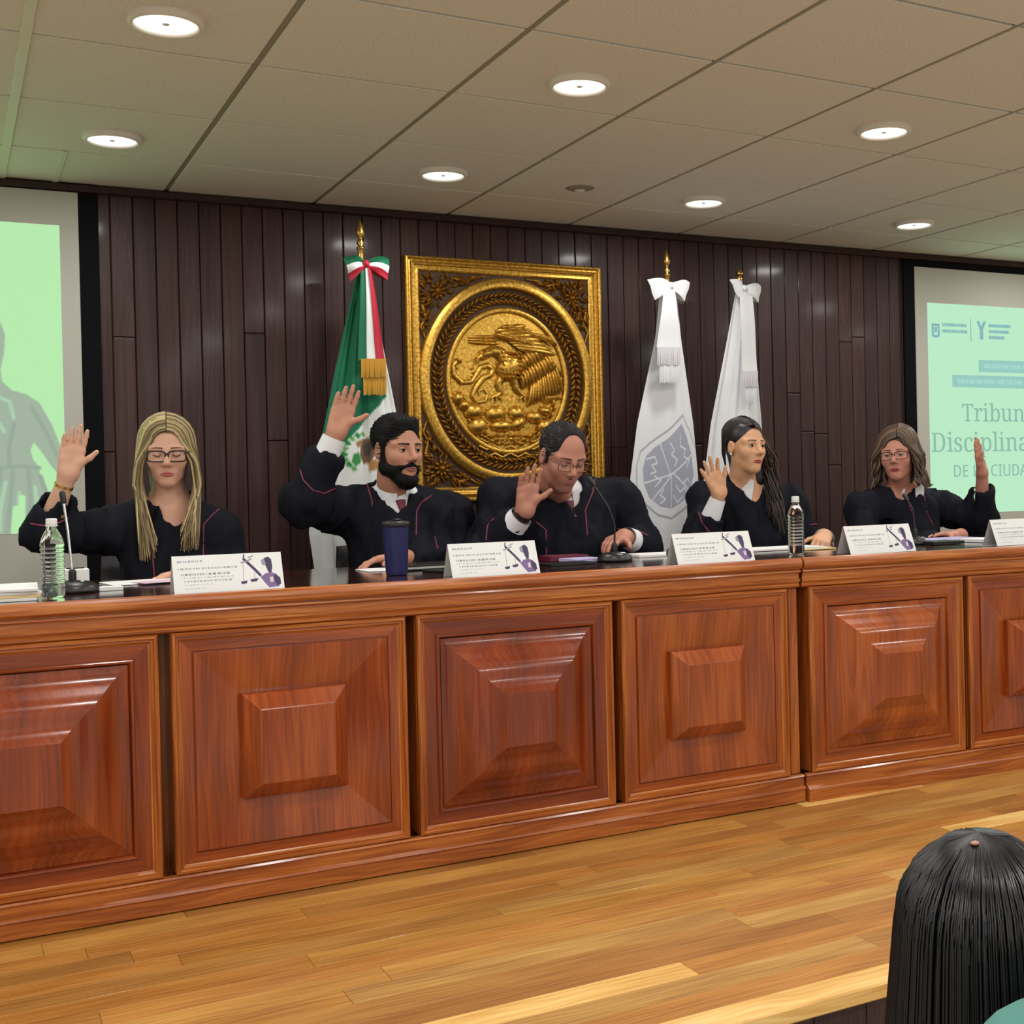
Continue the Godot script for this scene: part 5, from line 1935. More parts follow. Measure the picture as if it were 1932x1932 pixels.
	robe.append(cap(sl, el2, 0.080, 0.078, 0.05)); robe.append(cap(el2, el2.lerp(wr2, 0.78), 0.082, 0.058, 0.05))
	sleeve_end(robe, el, wr, 0.72)
	sleeve_end(robe, el2, wr2, 0.86)
	vneck(robe, [[738, 915, 0.075], [746, 940, 0.050], [752, 972, 0.010]])
	robe.append(cap(nb, nb + Vector3(0, 0.16, 0), 0.078, 0.092, 0.02, true))
	robe_mesh(pn, robe, 14)
	var sb := MB.new()
	body_of(sb, inset(robe, 0.017), 0.010)
	part("shirt", sb, M.shirt, pn, pn.position)
	collar(pn, nb + Vector3(0, 0.012, 0.004), Basis(Vector3.UP, 0.15) * Basis(Vector3.RIGHT, 0.18), 0.064, M.shirt, 0.055)
	var tb := MB.new()
	var t0 := nb + Vector3(0.004, -0.018, 0.075)
	tb.tube(PackedVector3Array([t0, t0 + Vector3(0.002, -0.03, 0.012), t0 + Vector3(0.004, -0.036, 0.014), t0 + Vector3(0.006, -0.075, 0.030)]), PackedFloat32Array([0.020, 0.014, 0.014, 0.020]), 10, true, 0.5, Vector3.RIGHT)
	part("tie", tb, M.tie, pn, pn.position)
	cuff(pn, wr.lerp(el, 0.06), wr.lerp(el, 0.36), 0.043, 0.047, M.shirt)
	for q in [[[566, 885], [572, 905], [590, 925], [612, 931], [632, 922]], [[690, 905], [702, 945], [702, 975]], [[815, 935], [795, 948], [786, 965], [785, 1010]], [[820, 1012], [826, 1036]]]: pipe(pn, robe, 14, q)


func judge_centre() -> void:
	var h := head_frame(1062, 862, -4.34, 2.0, 24.0, -3.0, 1.06)
	var nb := at_z(1056, 940, -4.52)
	var sr := at_z(948, 950, -4.56); var sl := at_z(1168, 950, -4.56)
	var hips := at_z(1060, 1250, -4.80); hips.y = STAGE_Y + 0.62
	var el := at_z(920, 1045, -4.46); var wr := at_z(990, 966, -4.30)
	var el2 := at_z(1212, 1030, -4.50); var wr2 := at_z(1178, 1012, -4.36)
	var pn := person("balding man with thin glasses reading at the desk, palm raised before his chest", hips)
	var hd := head_prims(h, true)
	var tone := lin(180, 124, 104)
	var hand := hand_prims(wr, at_z(1003, 868, -4.26) - wr, Vector3(-0.35, 0.02, 1), Vector3(1, 0.2, 0.2), 1.06, [0.10, 0.06, 0.08, 0.14, 0.0], 0.06, 1.15)
	hand.append(cap(wr, wr.lerp(el, 0.8), 0.030, 0.042, 0.02))
	var hand2 := hand_prims(wr2, at_z(1130, 1028, -4.26) - wr2, Vector3(0.1, -1, 0.2), Vector3(-0.6, -0.1, 0.8), 1.04, [0.35, 0.38, 0.42, 0.46, 0.2], 0.05)
	hand2.append(cap(wr2, wr2.lerp(el2, 0.6), 0.030, 0.042, 0.02))
	var inner := inner_body(sr, sl, nb, hips, [[sr, el, wr], [sl, el2, wr2]])
	var grey := lin(84, 66, 62)
	var stub := func(q: Vector3, c: Color) -> Color:
		# shaved beard shadow with moustache and chin beard (hair, not shade)
		if q.z > 0.02 and q.y < -0.045 and absf(q.x) < 0.05:
			var m := clampf((-0.045 - q.y) / 0.02, 0, 1)
			return c.lerp(grey, 0.35 * m)
		return c
	var b := skin_mesh(pn, h, hd, nb, [], [hand, hand2], inner, tone, lin(152, 88, 84), stub)
	eyes(pn, b, h, hd.skin, 106.0, Color(0.03, 0.02, 0.015), tone, Vector3(0.05, -0.5, 0.86), 0.0011)
	finish_skin(pn, b)
	brows(pn, h, hd.skin, lin(54, 42, 42), 0.0032, 0.003)
	glasses(pn, h, hd.skin, M.frame_thin, 0.028, 0.016, 0.0013)
	var hb := MB.new()
	var hp := [he(h, Vector3(0, 0.040, -0.022), Vector3(0.079, 0.085, 0.098), 0.02)]
	for s in [-1.0, 1.0]: hp.append(hc(h, Vector3(0.069 * s, 0.02, 0.012), Vector3(0.068 * s, -0.015, 0.008), 0.010, 0.008, 0.012))
	hp.append(he(h, Vector3(0, 0.024, 0.094), Vector3(0.060, 0.100, 0.078), 0.010, true))
	hp.append(he(h, Vector3(0, -0.100, -0.02), Vector3(0.13, 0.060, 0.080), 0.010, true))
	for s in [-1.0, 1.0]: hp.append(he(h, Vector3(0.082 * s, -0.01, -0.014), Vector3(0.020, 0.036, 0.022), 0.006, true))
	body_of(hb, hp, 0.005, func(p: Vector3) -> Color: return lin(34, 32, 36), 0.003, robe_noise(19))
	fur(hb, h, hp, 700, Vector3(0.0, 0.1, -1), 0.022, 0.0012, lin(32, 29, 32), lin(110, 100, 96), 18)
	part("hair", hb, M.hair_short, pn, pn.position)
	var mb := MB.new()
	var mp := []
	for s in [-1.0, 1.0]: mp.append(hc(h, Vector3(0.004 * s, -0.0500, 0.0850), Vector3(0.028 * s, -0.0610, 0.070), 0.0050, 0.0055, 0.006))
	mp.append(he(h, Vector3(0, -0.094, 0.070), Vector3(0.020, 0.016, 0.014), 0.01))
	body_of(mb, mp, 0.0034, func(p: Vector3) -> Color: return lin(66, 52, 50))
	part("moustache_and_chin_beard", mb, M.hair, pn, pn.position)
	var robe := trunk(sr, sl, nb, hips, 1.12)
	robe.append(cap(sr, el, 0.088, 0.088, 0.05)); robe.append(cap(el, el.lerp(wr, 0.68), 0.082, 0.060, 0.05))
	robe.append(cap(sl, el2, 0.086, 0.070, 0.05)); robe.append(cap(el2, el2.lerp(wr2, 0.35), 0.072, 0.060, 0.05))
	sleeve_end(robe, el, wr, 0.76)
	vneck(robe, [[1070, 925, 0.075], [1077, 938, 0.045], [1079, 958, 0.010]])
	robe.append(cap(nb, nb + Vector3(0, 0.16, 0.03), 0.078, 0.095, 0.02, true))
	robe_mesh(pn, robe, 25)
	var sb := MB.new()
	body_of(sb, inset(robe, 0.017), 0.010)
	part("shirt", sb, M.shirt, pn, pn.position)
	collar(pn, nb + Vector3(0, 0.012, 0.012), Basis(Vector3.RIGHT, 0.25), 0.066, M.shirt, 0.05)
	var tb := MB.new()
	var t0 := nb + Vector3(0.0, -0.012, 0.088)
	tb.tube(PackedVector3Array([t0, t0 + Vector3(0.0, -0.03, 0.012), t0 + Vector3(0.0, -0.036, 0.014), t0 + Vector3(0.001, -0.065, 0.024)]), PackedFloat32Array([0.020, 0.014, 0.014, 0.020]), 10, true, 0.5, Vector3.RIGHT)
	part("tie", tb, M.tie, pn, pn.position)
	cuff(pn, wr.lerp(el, 0.10), wr.lerp(el, 0.30), 0.046, 0.052, M.shirt)
	cuff(pn, wr.lerp(el, 0.02), wr.lerp(el, 0.09), 0.036, 0.037, M.black_plastic, "wristwatch")
	cuff(pn, wr2.lerp(el2, 0.12), wr2.lerp(el2, 0.55), 0.042, 0.050, M.shirt)
	for q in [[[1122, 905], [1118, 930], [1104, 962], [1108, 1010]], [[1012, 985], [1030, 1000], [1031, 1050]], [[1165, 998], [1200, 1000], [1222, 1010]], [[932, 978], [920, 992], [917, 1020]]]: pipe(pn, robe, 25, q)


func judge_dark_hair() -> void:
	var h := head_frame(1407, 843, -4.62, 6.0, 0.0, -2.0, 1.0)
	var nb := at_z(1412, 912, -4.68)
	var sr := at_z(1332, 944, -4.70); var sl := at_z(1486, 950, -4.72)
	var hips := at_z(1415, 1200, -4.84); hips.y = STAGE_Y + 0.62
	var el := at_z(1318, 1035, -4.56); var wr := at_z(1358, 932, -4.46)
	var el2 := at_z(1545, 1050, -4.62); var wr2 := at_z(1556, 1010, -4.46)
	var pn := person("woman with long dark wavy hair and white collar in a black robe, looking aside", hips)
	var hd := head_prims(h, false)
	var tone := lin(208, 158, 122)
	var hand := hand_prims(wr, at_z(1326, 852, -4.46) - wr, Vector3(-0.15, 0.45, 0.9), Vector3(0.9, 0.5, 0.2), 0.98, [0.22, 0.10, 0.06, 0.02, 0.0], 0.13, 0.55)
	hand.append(cap(wr, wr.lerp(el, 0.8), 0.026, 0.036, 0.02))
	var hand2 := hand_prims(wr2, at_z(1545, 1032, -4.36) - wr2, Vector3(0, -0.8, -0.4), Vector3(-1, 0, 0.1), 1.0, [0.62, 0.64, 0.66, 0.7, 0.4], 0.03)
	hand2.append(cap(wr2, wr2.lerp(el2, 0.5), 0.027, 0.036, 0.02))
	var inner := inner_body(sr, sl, nb, hips, [[sr, el, wr], [sl, el2, wr2]])
	var b := skin_mesh(pn, h, hd, nb, inset(trunk(sr, sl, nb, hips, 0.92), 0.019), [hand, hand2], inner, tone, lin(166, 66, 66))
	eyes(pn, b, h, hd.skin, 66.0, Color(0.03, 0.02, 0.015), tone, Vector3(0.25, 0.02, 0.95).normalized(), 0.0016)
	finish_skin(pn, b)
	brows(pn, h, hd.skin, lin(44, 30, 26), 0.0026, 0.004)
	var robe := trunk(sr, sl, nb, hips, 0.92)
	robe.append(cap(sr, el, 0.072, 0.078, 0.05)); robe.append(cap(el, el.lerp(wr, 0.56), 0.074, 0.064, 0.05))
	robe.append(cap(sl, el2, 0.080, 0.070, 0.05)); robe.append(cap(el2, el2.lerp(wr2, 0.45), 0.066, 0.058, 0.05))
	sleeve_end(robe, el, wr, 0.58)
	vneck(robe, [[1410, 905, 0.072], [1418, 925, 0.045], [1427, 948, 0.010]])
	robe.append(cap(nb, nb + Vector3(0, 0.16, 0), 0.068, 0.085, 0.02, true))
	robe_mesh(pn, robe, 36)
	collar(pn, nb + Vector3(0, 0.004, 0.004), Basis(Vector3.UP, 0.1) * Basis(Vector3.RIGHT, 0.3), 0.070, M.shirt, 0.085, 24.0)
	cuff(pn, wr.lerp(el, 0.08), wr.lerp(el, 0.62), 0.034, 0.047, M.shirt)
	cuff(pn, wr2.lerp(el2, 0.10), wr2.lerp(el2, 0.6), 0.046, 0.052, M.shirt)
	for q in [[[1318, 966], [1324, 985], [1338, 1004]], [[1528, 990], [1550, 988], [1572, 996]]]: pipe(pn, robe, 36, q)
	# hair swept over her left shoulder
	var hb := MB.new()
	var hp := [he(h, Vector3(0, 0.040, -0.024), Vector3(0.081, 0.086, 0.098), 0.02), hc(h, Vector3(0.01, 0.02, -0.05), Vector3(0.03, -0.11, -0.06), 0.070, 0.052, 0.03)]
	hp.append(hc(h, Vector3(0.062, 0.0, -0.01), Vector3(0.078, -0.14, -0.01), 0.030, 0.036, 0.03))
	hp.append(he(h, Vector3(0, -0.012, 0.100), Vector3(0.068, 0.092, 0.072), 0.008, true))
	hp.append(he(h, Vector3(-0.086, -0.014, -0.008), Vector3(0.024, 0.036, 0.026), 0.006, true))
	var dk := lin(28, 20, 22)
	body_of(hb, hp, 0.006, func(p: Vector3) -> Color: return dk)
	rng.seed = 61
	for k in 150:
		var t := rng.randf(); var f := rng.randf(); var ph := rng.randf() * TAU
		var pts := over(lerpf(0.074, -0.095, t), 1.0, -0.012, 0.002 + 0.008 * f, 0.016)
		var ox := lerpf(0.070, 0.130, f)
		var zf := lerpf(0.028, -0.055, t)
		for j in 8:
			var q := j / 7.0
			pts.append(Vector3(ox + 0.030 * sin(q * 2.4) + 0.009 * sin(ph + q * 13.0), -0.03 - q * lerpf(0.28, 0.36, f), lerpf(pts[4].z, zf, minf(1.0, q * 3.0)) + 0.07 * q + 0.009 * cos(ph + q * 13.0)))
		hb.c = lin(30, 22, 23).lerp(lin(86, 64, 50), pow(rng.randf(), 2.2))
		lock(hb, h, pts, 0.0044, 0.0030, 0.75, 26, 5)
	for k in 90:
		# swept back over the right side of the head, behind the ear
		var t := rng.randf()
		var pts := over(lerpf(0.074, -0.09, t), -1.0, -0.012, 0.001 + 0.004 * rng.randf(), 0.045).slice(0, 4)
		pts.append(Vector3(-0.083, 0.030, -0.036 - 0.03 * t))
		pts.append(Vector3(-0.074, -0.03, -0.055 - 0.02 * t)); pts.append(Vector3(-0.058, -0.09, -0.068)); pts.append(Vector3(-0.03, -0.16, -0.07))
		hb.c = lin(24, 18, 20).lerp(lin(50, 40, 38), rng.randf())
		lock(hb, h, pts, 0.0044, 0.0032, 0.6, 14, 5)
	part("hair", hb, M.hair, pn, pn.position)
	var pb := MB.new(); pb.ellipsoid(Transform3D(Basis.from_scale(Vector3.ONE * 0.005), h * Vector3(-0.084, -0.036, 0.0)), 8, 6)
	part("earring", pb, M.shirt, pn, pn.position)


func judge_brown_bob() -> void:
	var h := head_frame(1692, 858, -4.62, -50.0, 2.0, 3.0, 1.03)
	var nb := at_z(1706, 928, -4.68)
	var sr := at_z(1630, 962, -4.66); var sl := at_z(1778, 960, -4.74)
	var hips := at_z(1705, 1160, -4.86); hips.y = STAGE_Y + 0.62
	var el := at_z(1852, 985, -4.62); var wr := at_z(1853, 893, -4.54)
	var el2 := at_z(1622, 1060, -4.55); var wr2 := at_z(1800, 1012, -4.42)
	var pn := person("woman with wavy brown hair and glasses in a black robe, left hand raised", hips)
	var hd := head_prims(h, false)
	var tone := lin(188, 130, 110)
	var hand := hand_prims(wr, at_z(1838, 812, -4.54) - wr, Vector3(0.55, 0.0, 0.8), Vector3(-0.8, 0.1, 0.45), 1.04, [0.04, 0.03, 0.05, 0.08, 0.1], 0.015, 0.25)
	hand.append(cap(wr, wr.lerp(el, 0.8), 0.028, 0.038, 0.02))
	var hand2 := hand_prims(wr2, at_z(1742, 1006, -4.42) - wr2, Vector3(0, -1, 0.2), Vector3(-0.2, 0.2, 1), 1.0, [0.15, 0.15, 0.18, 0.2, 0.1], 0.03)
	hand2.append(cap(wr2, wr2 + Vector3(0.10, 0.0, -0.06), 0.028, 0.034, 0.02))
	var inner := inner_body(sr, sl, nb, hips, [[sl, el, wr]])
	var b := skin_mesh(pn, h, hd, nb, inset(trunk(sr, sl, nb, hips, 0.98), 0.019), [hand, hand2], inner, tone, lin(156, 58, 64))
	eyes(pn, b, h, hd.skin, 80.0, Color(0.03, 0.02, 0.015), tone, Vector3(-0.15, -0.05, 1).normalized())
	finish_skin(pn, b)
	brows(pn, h, hd.skin, lin(70, 48, 40), 0.0024, 0.003)
	glasses(pn, h, hd.skin, M.frame_thin, 0.028, 0.017, 0.0016)
	var robe := trunk(sr, sl, nb, hips, 0.98)
	robe.append(cap(sl, el, 0.074, 0.074, 0.05)); robe.append(cap(el, el.lerp(wr, 0.60), 0.074, 0.062, 0.05))
	robe.append(cap(sr, el2, 0.074, 0.078, 0.05)); robe.append(cap(el2, el2.lerp(wr2, 0.72), 0.080, 0.062, 0.05))
	sleeve_end(robe, el, wr, 0.66, 0.046)
	vneck(robe, [[1694, 912, 0.078], [1700, 930, 0.045], [1706, 948, 0.010]])
	robe.append(cap(nb, nb + Vector3(0, 0.16, 0), 0.068, 0.085, 0.02, true))
	robe_mesh(pn, robe, 47)
	collar(pn, nb + Vector3(-0.004, 0.016, 0.012), Basis(Vector3.UP, -0.4) * Basis(Vector3.RIGHT, 0.35), 0.076, M.shirt, 0.07, 20.0)
	for q in [[[1743, 920], [1745, 945]], [[1712, 946], [1722, 970], [1726, 1005]], [[1748, 965], [1760, 990]]]: pipe(pn, robe, 47, q)
	# shoulder-length wavy hair, side parting
	var hb := MB.new()
	var hp := [he(h, Vector3(0, 0.042, -0.022), Vector3(0.086, 0.086, 0.102), 0.02), hc(h, Vector3(0, 0.02, -0.05), Vector3(0, -0.09, -0.055), 0.078, 0.070, 0.03)]
	hp.append(he(h, Vector3(0, -0.014, 0.098), Vector3(0.066, 0.090, 0.074), 0.008, true))
	body_of(hb, hp, 0.0065, func(p: Vector3) -> Color: return lin(60, 44, 36))
	rng.seed = 88
	for s in [-1.0, 1.0]:
		for k in 120:
			var t := rng.randf(); var f := rng.randf(); var ph := rng.randf() * TAU
			var pts := over(lerpf(0.078, -0.10, t), s, 0.018, 0.004 + 0.012 * f, 0.010)
			var ox := lerpf(0.078, 0.112, f)
			var zf := lerpf(0.045, -0.085, t)
			for j in 6:
				var q := j / 5.0
				pts.append(Vector3((ox + 0.016 * q * q + 0.008 * sin(ph + q * 7.5)) * s, -0.01 - q * lerpf(0.11, 0.155, f), zf + 0.010 * cos(ph + q * 7.5)))
			pts.append(pts[-1] + Vector3(0.024 * s * rng.randf(), 0.010, 0.006))
			hb.c = lin(52, 40, 34).lerp(lin(130, 102, 78), pow(rng.randf(), 1.8))
			lock(hb, h, pts, 0.0046, 0.0034, 0.75, 20, 5)
	part("hair", hb, M.hair, pn, pn.position)


# seen from behind, in the hall below the stage
func listener() -> void:
	var d := ray(1860, 1770)
	hall_person("woman with long straight black hair seated below the stage, seen from behind", Vector3(0, CAM_Y, 0) + d * 1.50, atan2(d.x, d.z) - 0.12, 1.06, M.black, true)
	# a neighbour whose teal shoulder just shows beside her hair
	var e := ray(1990, 2052)
	var yaw := atan2(e.x, e.z) + 0.1
	var b := Basis(Vector3.UP, yaw)
	hall_person("person in a teal top beside the black-haired woman, only a shoulder showing", Vector3(0, CAM_Y, 0) + e * 1.20 - b * Vector3(0.17, -0.27, -0.05), yaw, 1.0, M.teal, false)

func hall_person(label: String, o: Vector3, yaw: float, size: float, cloth_mat: Material, long_hair: bool) -> void:
	var h := Transform3D(Basis(Vector3.UP, yaw).scaled(Vector3.ONE * size), o)
	var foot := Vector3(o.x, 0, o.z)
	var pn := thing("person", label, "person", foot)
	var hd := head_prims(h, false)
	var nb := h * Vector3(0, -0.21, -0.04)
	var sr := h * Vector3(-0.17, -0.27, -0.05); var sl := h * Vector3(0.17, -0.27, -0.05)
	var hips := Vector3(o.x, 0.55, o.z) + h.basis.z * -0.05
	var inner := inner_body(sr, sl, nb, hips, [])
	var tone := lin(190, 140, 118)
	var b := skin_mesh(pn, h, hd, nb, [], [], inner, tone, lin(150, 80, 80), null, 0.008)
	finish_skin(pn, b)
	var top := trunk(sr, sl, nb, hips, 0.92)
	for s in [-1.0, 1.0]:
		var sh := sr if s < 0 else sl
		var elb: Vector3 = sh + Vector3(0, -0.27, 0) + h.basis.x * 0.04 * s
		top.append(cap(sh, elb, 0.062, 0.05, 0.04))
		top.append(cap(elb, elb + h.basis.z * 0.22 + Vector3(0, -0.03, 0), 0.05, 0.04, 0.03))
	top.append(cap(nb + Vector3(0, 0.02, 0), nb + Vector3(0, 0.16, 0), 0.066, 0.085, 0.02, true))
	var tb := MB.new()
	body_of(tb, top, 0.013, null, 0.006, robe_noise(70), 0.35)
	part("top", tb, cloth_mat, pn, pn.position)
	var hb := MB.new()
	var hp := [he(h, Vector3(0, 0.038, -0.024), Vector3(0.086, 0.090, 0.104), 0.02), hc(h, Vector3(0, 0.0, -0.05), Vector3(0, -0.22, -0.085), 0.082, 0.082, 0.03)]
	hp.append(he(h, Vector3(0, -0.012, 0.105), Vector3(0.068, 0.092, 0.070), 0.008, true))
	body_of(hb, hp, 0.006, func(p: Vector3) -> Color: return lin(13, 12, 15))
	if not long_hair:
		hb = MB.new()
		hp = [hp[0], hp[2], he(h, Vector3(0, -0.105, -0.02), Vector3(0.13, 0.060, 0.085), 0.010, true)]
		body_of(hb, hp, 0.008, func(p: Vector3) -> Color: return lin(24, 20, 20))
		part("hair", hb, M.hair_short, pn, pn.position)
		return
	rng.seed = 99
	for k in 1000:
		var a := rng.randf_range(-2.6, 2.6)   # direction from the crown, 0 = towards the back
		var f := rng.randf()
		var dx := sin(a); var dz := -cos(a)
		var front := clampf(dz, 0.0, 1.0)
		var rx := lerpf(0.084, 0.092, f); var rz := lerpf(0.102, 0.112, f)
		var pts := [Vector3(0.0, 0.127 + 0.002 * f, -0.040)]
		for q in [0.30, 0.62, 0.95, 1.25, 1.5]:
			pts.append(Vector3(dx * rx * sin(q), 0.038 + (0.088 + 0.004 * f) * cos(q), -0.024 + (dz * rz - 0.016) * sin(q) + front * -0.03 * sin(q)))
		var len := lerpf(0.44, 0.60, rng.randf())
		var wd := rx + 0.010
		var dzc := minf(dz, 0.25)
		pts.append(Vector3(dx * wd, -0.06, -0.042 + dzc * (rz + 0.002)))
		pts.append(Vector3(dx * (wd + 0.010) , -0.18, -0.058 + dzc * rz))
		pts.append(Vector3(dx * (wd + 0.030) , -0.32, -0.074 + dzc * rz))
		pts.append(Vector3(dx * (wd + 0.040) + 0.008 * sin(a * 7.0) , -len, -0.088 + dzc * rz * 0.94))
		hb.c = lin(12, 11, 14).lerp(lin(34, 33, 38), pow(rng.randf(), 2.5))
		lock(hb, h, pts, 0.0024, 0.0019, 0.8, 18, 4)
	var hm := M.hair.duplicate() as StandardMaterial3D
	hm.roughness = 0.34
	part("hair", hb, hm, pn, pn.position)
	var pb := MB.new(); pb.c = lin(176, 132, 122)
	pb.ellipsoid(Transform3D(h.basis * Basis(Vector3.RIGHT, -1.35) * Basis.from_scale(Vector3(0.0055, 0.014, 0.0030)), h * Vector3(0.002, 0.1240, -0.060)), 10, 5)
	part("hair_parting", pb, M.skin, pn, pn.position)


# ---------------------------------------------------------------- chairs behind the desk
func build_chairs() -> void:
	var spots := [[318, "blonde woman"], [752, "bearded man"], [1060, "balding man"], [1412, "woman with long dark hair"], [1704, "woman with wavy brown hair"]]
	var proto: Node3D
	for k in 5:
		var c := at_z(spots[k][0], 1000, -4.86)
		var label := "black leather office chair of the %s" % spots[k][1]
		var o: Node3D
		if k == 0:
			o = thing("office_chair", label, "chair", Vector3(c.x, STAGE_Y, c.z), 0, "black office chairs behind the desk")
			var b := MB.new()
			# padded back, slightly curved
			for face in [1.0, -1.0]:
				var pts := PackedVector3Array()
				for j in 11:
					var t := j / 10.0
					for i in 13:
						var s := i / 12.0 * 2.0 - 1.0
						var edge := pow(maxf(0.0, 1.0 - pow(absf(s), 6.0)), 0.5) * pow(maxf(0.0, 1.0 - pow(absf(t * 2.0 - 1.0), 8.0)), 0.5)
						var w := 0.25 - 0.03 * t
						pts.append(Vector3(s * w, 0.50 + 0.44 * t, -0.115 - 0.05 * t + 0.05 * s * s + face * (0.008 + 0.034 * edge)))
				b.grid(pts, 13, 11, false, face < 0)
			part("backrest", b, M.leather, o)
			b = MB.new()
			b.box(Vector3(0, 0.43, 0.10), Vector3(0.50, 0.09, 0.48), 0.035)
			part("seat", b, M.leather, o)
			b = MB.new(); b.lathe([Vector2(0.03, 0.08), Vector2(0.03, 0.39)], 14)
			part("gas_column", b, M.chrome, o)
			b = MB.new(); b.box(Vector3(0, 0.455, -0.10), Vector3(0.07, 0.20, 0.03), 0.006)
			part("back_bracket", b, M.black_plastic, o)
			for i in 5:
				var a := TAU * i / 5 + 0.3
				b = MB.new()
				b.tube(PackedVector3Array([Vector3(0, 0.10, 0), Vector3(cos(a) * 0.26, 0.065, sin(a) * 0.26)]), PackedFloat32Array([0.025, 0.015]), 8)
				part("base_arm", b, M.black_plastic, o)
				b = MB.new()
				b.ellipsoid(Transform3D(Basis(Vector3.UP, -a) * Basis.from_scale(Vector3(0.028, 0.028, 0.02)), Vector3(cos(a) * 0.27, 0.028, sin(a) * 0.27)), 12, 6)
				part("castor", b, M.rubber, o)
			for s in [-1.0, 1.0]:
				b = MB.new()
				b.tube(PackedVector3Array([Vector3(0.25 * s, 0.42, 0.12), Vector3(0.285 * s, 0.50, 0.13), Vector3(0.285 * s, 0.61, 0.12)]), PackedFloat32Array([0.016]), 8)
				b.box(Vector3(0.285 * s, 0.625, 0.08), Vector3(0.06, 0.03, 0.24), 0.012)
				part("armrest", b, M.black_plastic, o)
			proto = o
		else:
			o = proto.duplicate() as Node3D
			o.name = numbered("office_chair")
			add_child(o)
			o.position = Vector3(c.x, STAGE_Y, c.z)
			o.set_meta("label", label)


# ---------------------------------------------------------------- things on the desk
const DESK_TOP := 1.3305

func card_texture() -> ImageTexture:
	var W := 512; var H := 184
	var img := Image.create(W, H, true, Image.FORMAT_RGB8)
	img.fill(c8(226, 229, 230))
	rng.seed = 12
	var ink := c8(150, 154, 162)
	# rows of lettering too small to read in the photograph
	for row in [[22, 24, 130, 10, c8(140, 150, 168)], [22, 60, 300, 9, ink], [36, 88, 250, 10, c8(132, 134, 142)], [36, 106, 280, 7, c8(176, 180, 186)], [48, 122, 260, 8, ink], [48, 140, 180, 6, c8(186, 190, 194)], [48, 158, 150, 6, c8(190, 194, 198)]]:
		var x: float = row[0]
		while x < row[2]:
			var w := rng.randf_range(5, 16)
			img.fill_rect(Rect2i(int(x), row[1], int(w), row[3]), (row[4] as Color).lerp(c8(226, 229, 230), rng.randf() * 0.45))
			x += w + rng.randf_range(3, 7)
	# figure of justice in purple and grey: raised scales, arm, head, bust
	var dk := c8(70, 62, 92); var pu := c8(124, 104, 150); var gy := c8(150, 146, 160)
	stroke(img, [Vector2(332, 30), Vector2(352, 52), Vector2(380, 84), Vector2(402, 112)], 13.0, dk)
	stroke(img, [Vector2(318, 46), Vector2(344, 40), Vector2(366, 30)], 7.0, gy)
	stroke(img, [Vector2(330, 24), Vector2(334, 8)], 6.0, dk)
	stroke(img, [Vector2(352, 24), Vector2(376, 14)], 6.0, gy)
	stroke(img, [Vector2(326, 50), Vector2(322, 138)], 2.5, gy)
	stroke(img, [Vector2(378, 90), Vector2(374, 130)], 2.5, gy)
	fill_poly(img, [Vector2(306, 140), Vector2(340, 136), Vector2(334, 150), Vector2(312, 152)], dk)
	fill_poly(img, [Vector2(352, 132), Vector2(392, 126), Vector2(384, 142), Vector2(358, 144)], dk)
	fill_poly(img, [Vector2(428, 28), Vector2(448, 22), Vector2(462, 36), Vector2(464, 70), Vector2(458, 100), Vector2(446, 108), Vector2(438, 84), Vector2(430, 60)], dk)
	fill_poly(img, [Vector2(412, 36), Vector2(428, 30), Vector2(434, 56), Vector2(424, 66), Vector2(414, 56)], gy)
	fill_poly(img, [Vector2(430, 104), Vector2(456, 100), Vector2(482, 112), Vector2(496, 140), Vector2(488, 172), Vector2(440, 176), Vector2(420, 150), Vector2(402, 122)], pu)
	fill_poly(img, [Vector2(470, 110), Vector2(496, 128), Vector2(498, 160), Vector2(480, 168), Vector2(466, 140)], dk)
	fill_poly(img, [Vector2(446, 124), Vector2(462, 122), Vector2(464, 148), Vector2(448, 150)], c8(206, 200, 216))
	img.generate_mipmaps()
	return ImageTexture.create_from_image(img)

func name_card(label: String, bl: Vector2, br: Vector2, tl: Vector2, tr: Vector2, m: Material) -> void:
	# a folded tent card: foot on the desk top, face leaning back; size from its foot line
	var a := at_y(bl.x, bl.y, DESK_TOP); var c := at_y(br.x, br.y, DESK_TOP)
	if a.z < -3.80: a = at_z(bl.x, bl.y, -3.80)
	a.y = DESK_TOP; c.y = DESK_TOP
	a.z = clampf(a.z, -3.76, -3.70); c.z = clampf(c.z, -3.76, -3.70)
	var len := (c - a).length()
	var dir := (c - a).normalized()
	var back := Vector3.UP.cross(dir).normalized() * -1.0
	if back.z > 0: back = -back
	var hgt := 0.105
	var o := thing("name_card", label, "name card", a, 0, "tent name cards on the desk")
	var T := 0.0008
	var lean := back * 0.042
	var b := MB.new()
	var u := dir * len
	var top := lean + Vector3(0, hgt, 0)
	b.quad_uv(Vector3.ZERO, u, u + top, top)
	part("printed_face", b, m, o)
	b = MB.new()
	var nrm := u.cross(top).normalized() * -T
	b.quad(nrm, nrm + top, nrm + u + top, nrm + u)
	b.quad(Vector3.ZERO, nrm, nrm + u, u)
	var e := lean * 2.0
	b.quad(u + e, e, top, u + top)
	b.quad(top + nrm, e - nrm, u + e - nrm, u + top + nrm)
	part("back_face", b, M.paper, o)

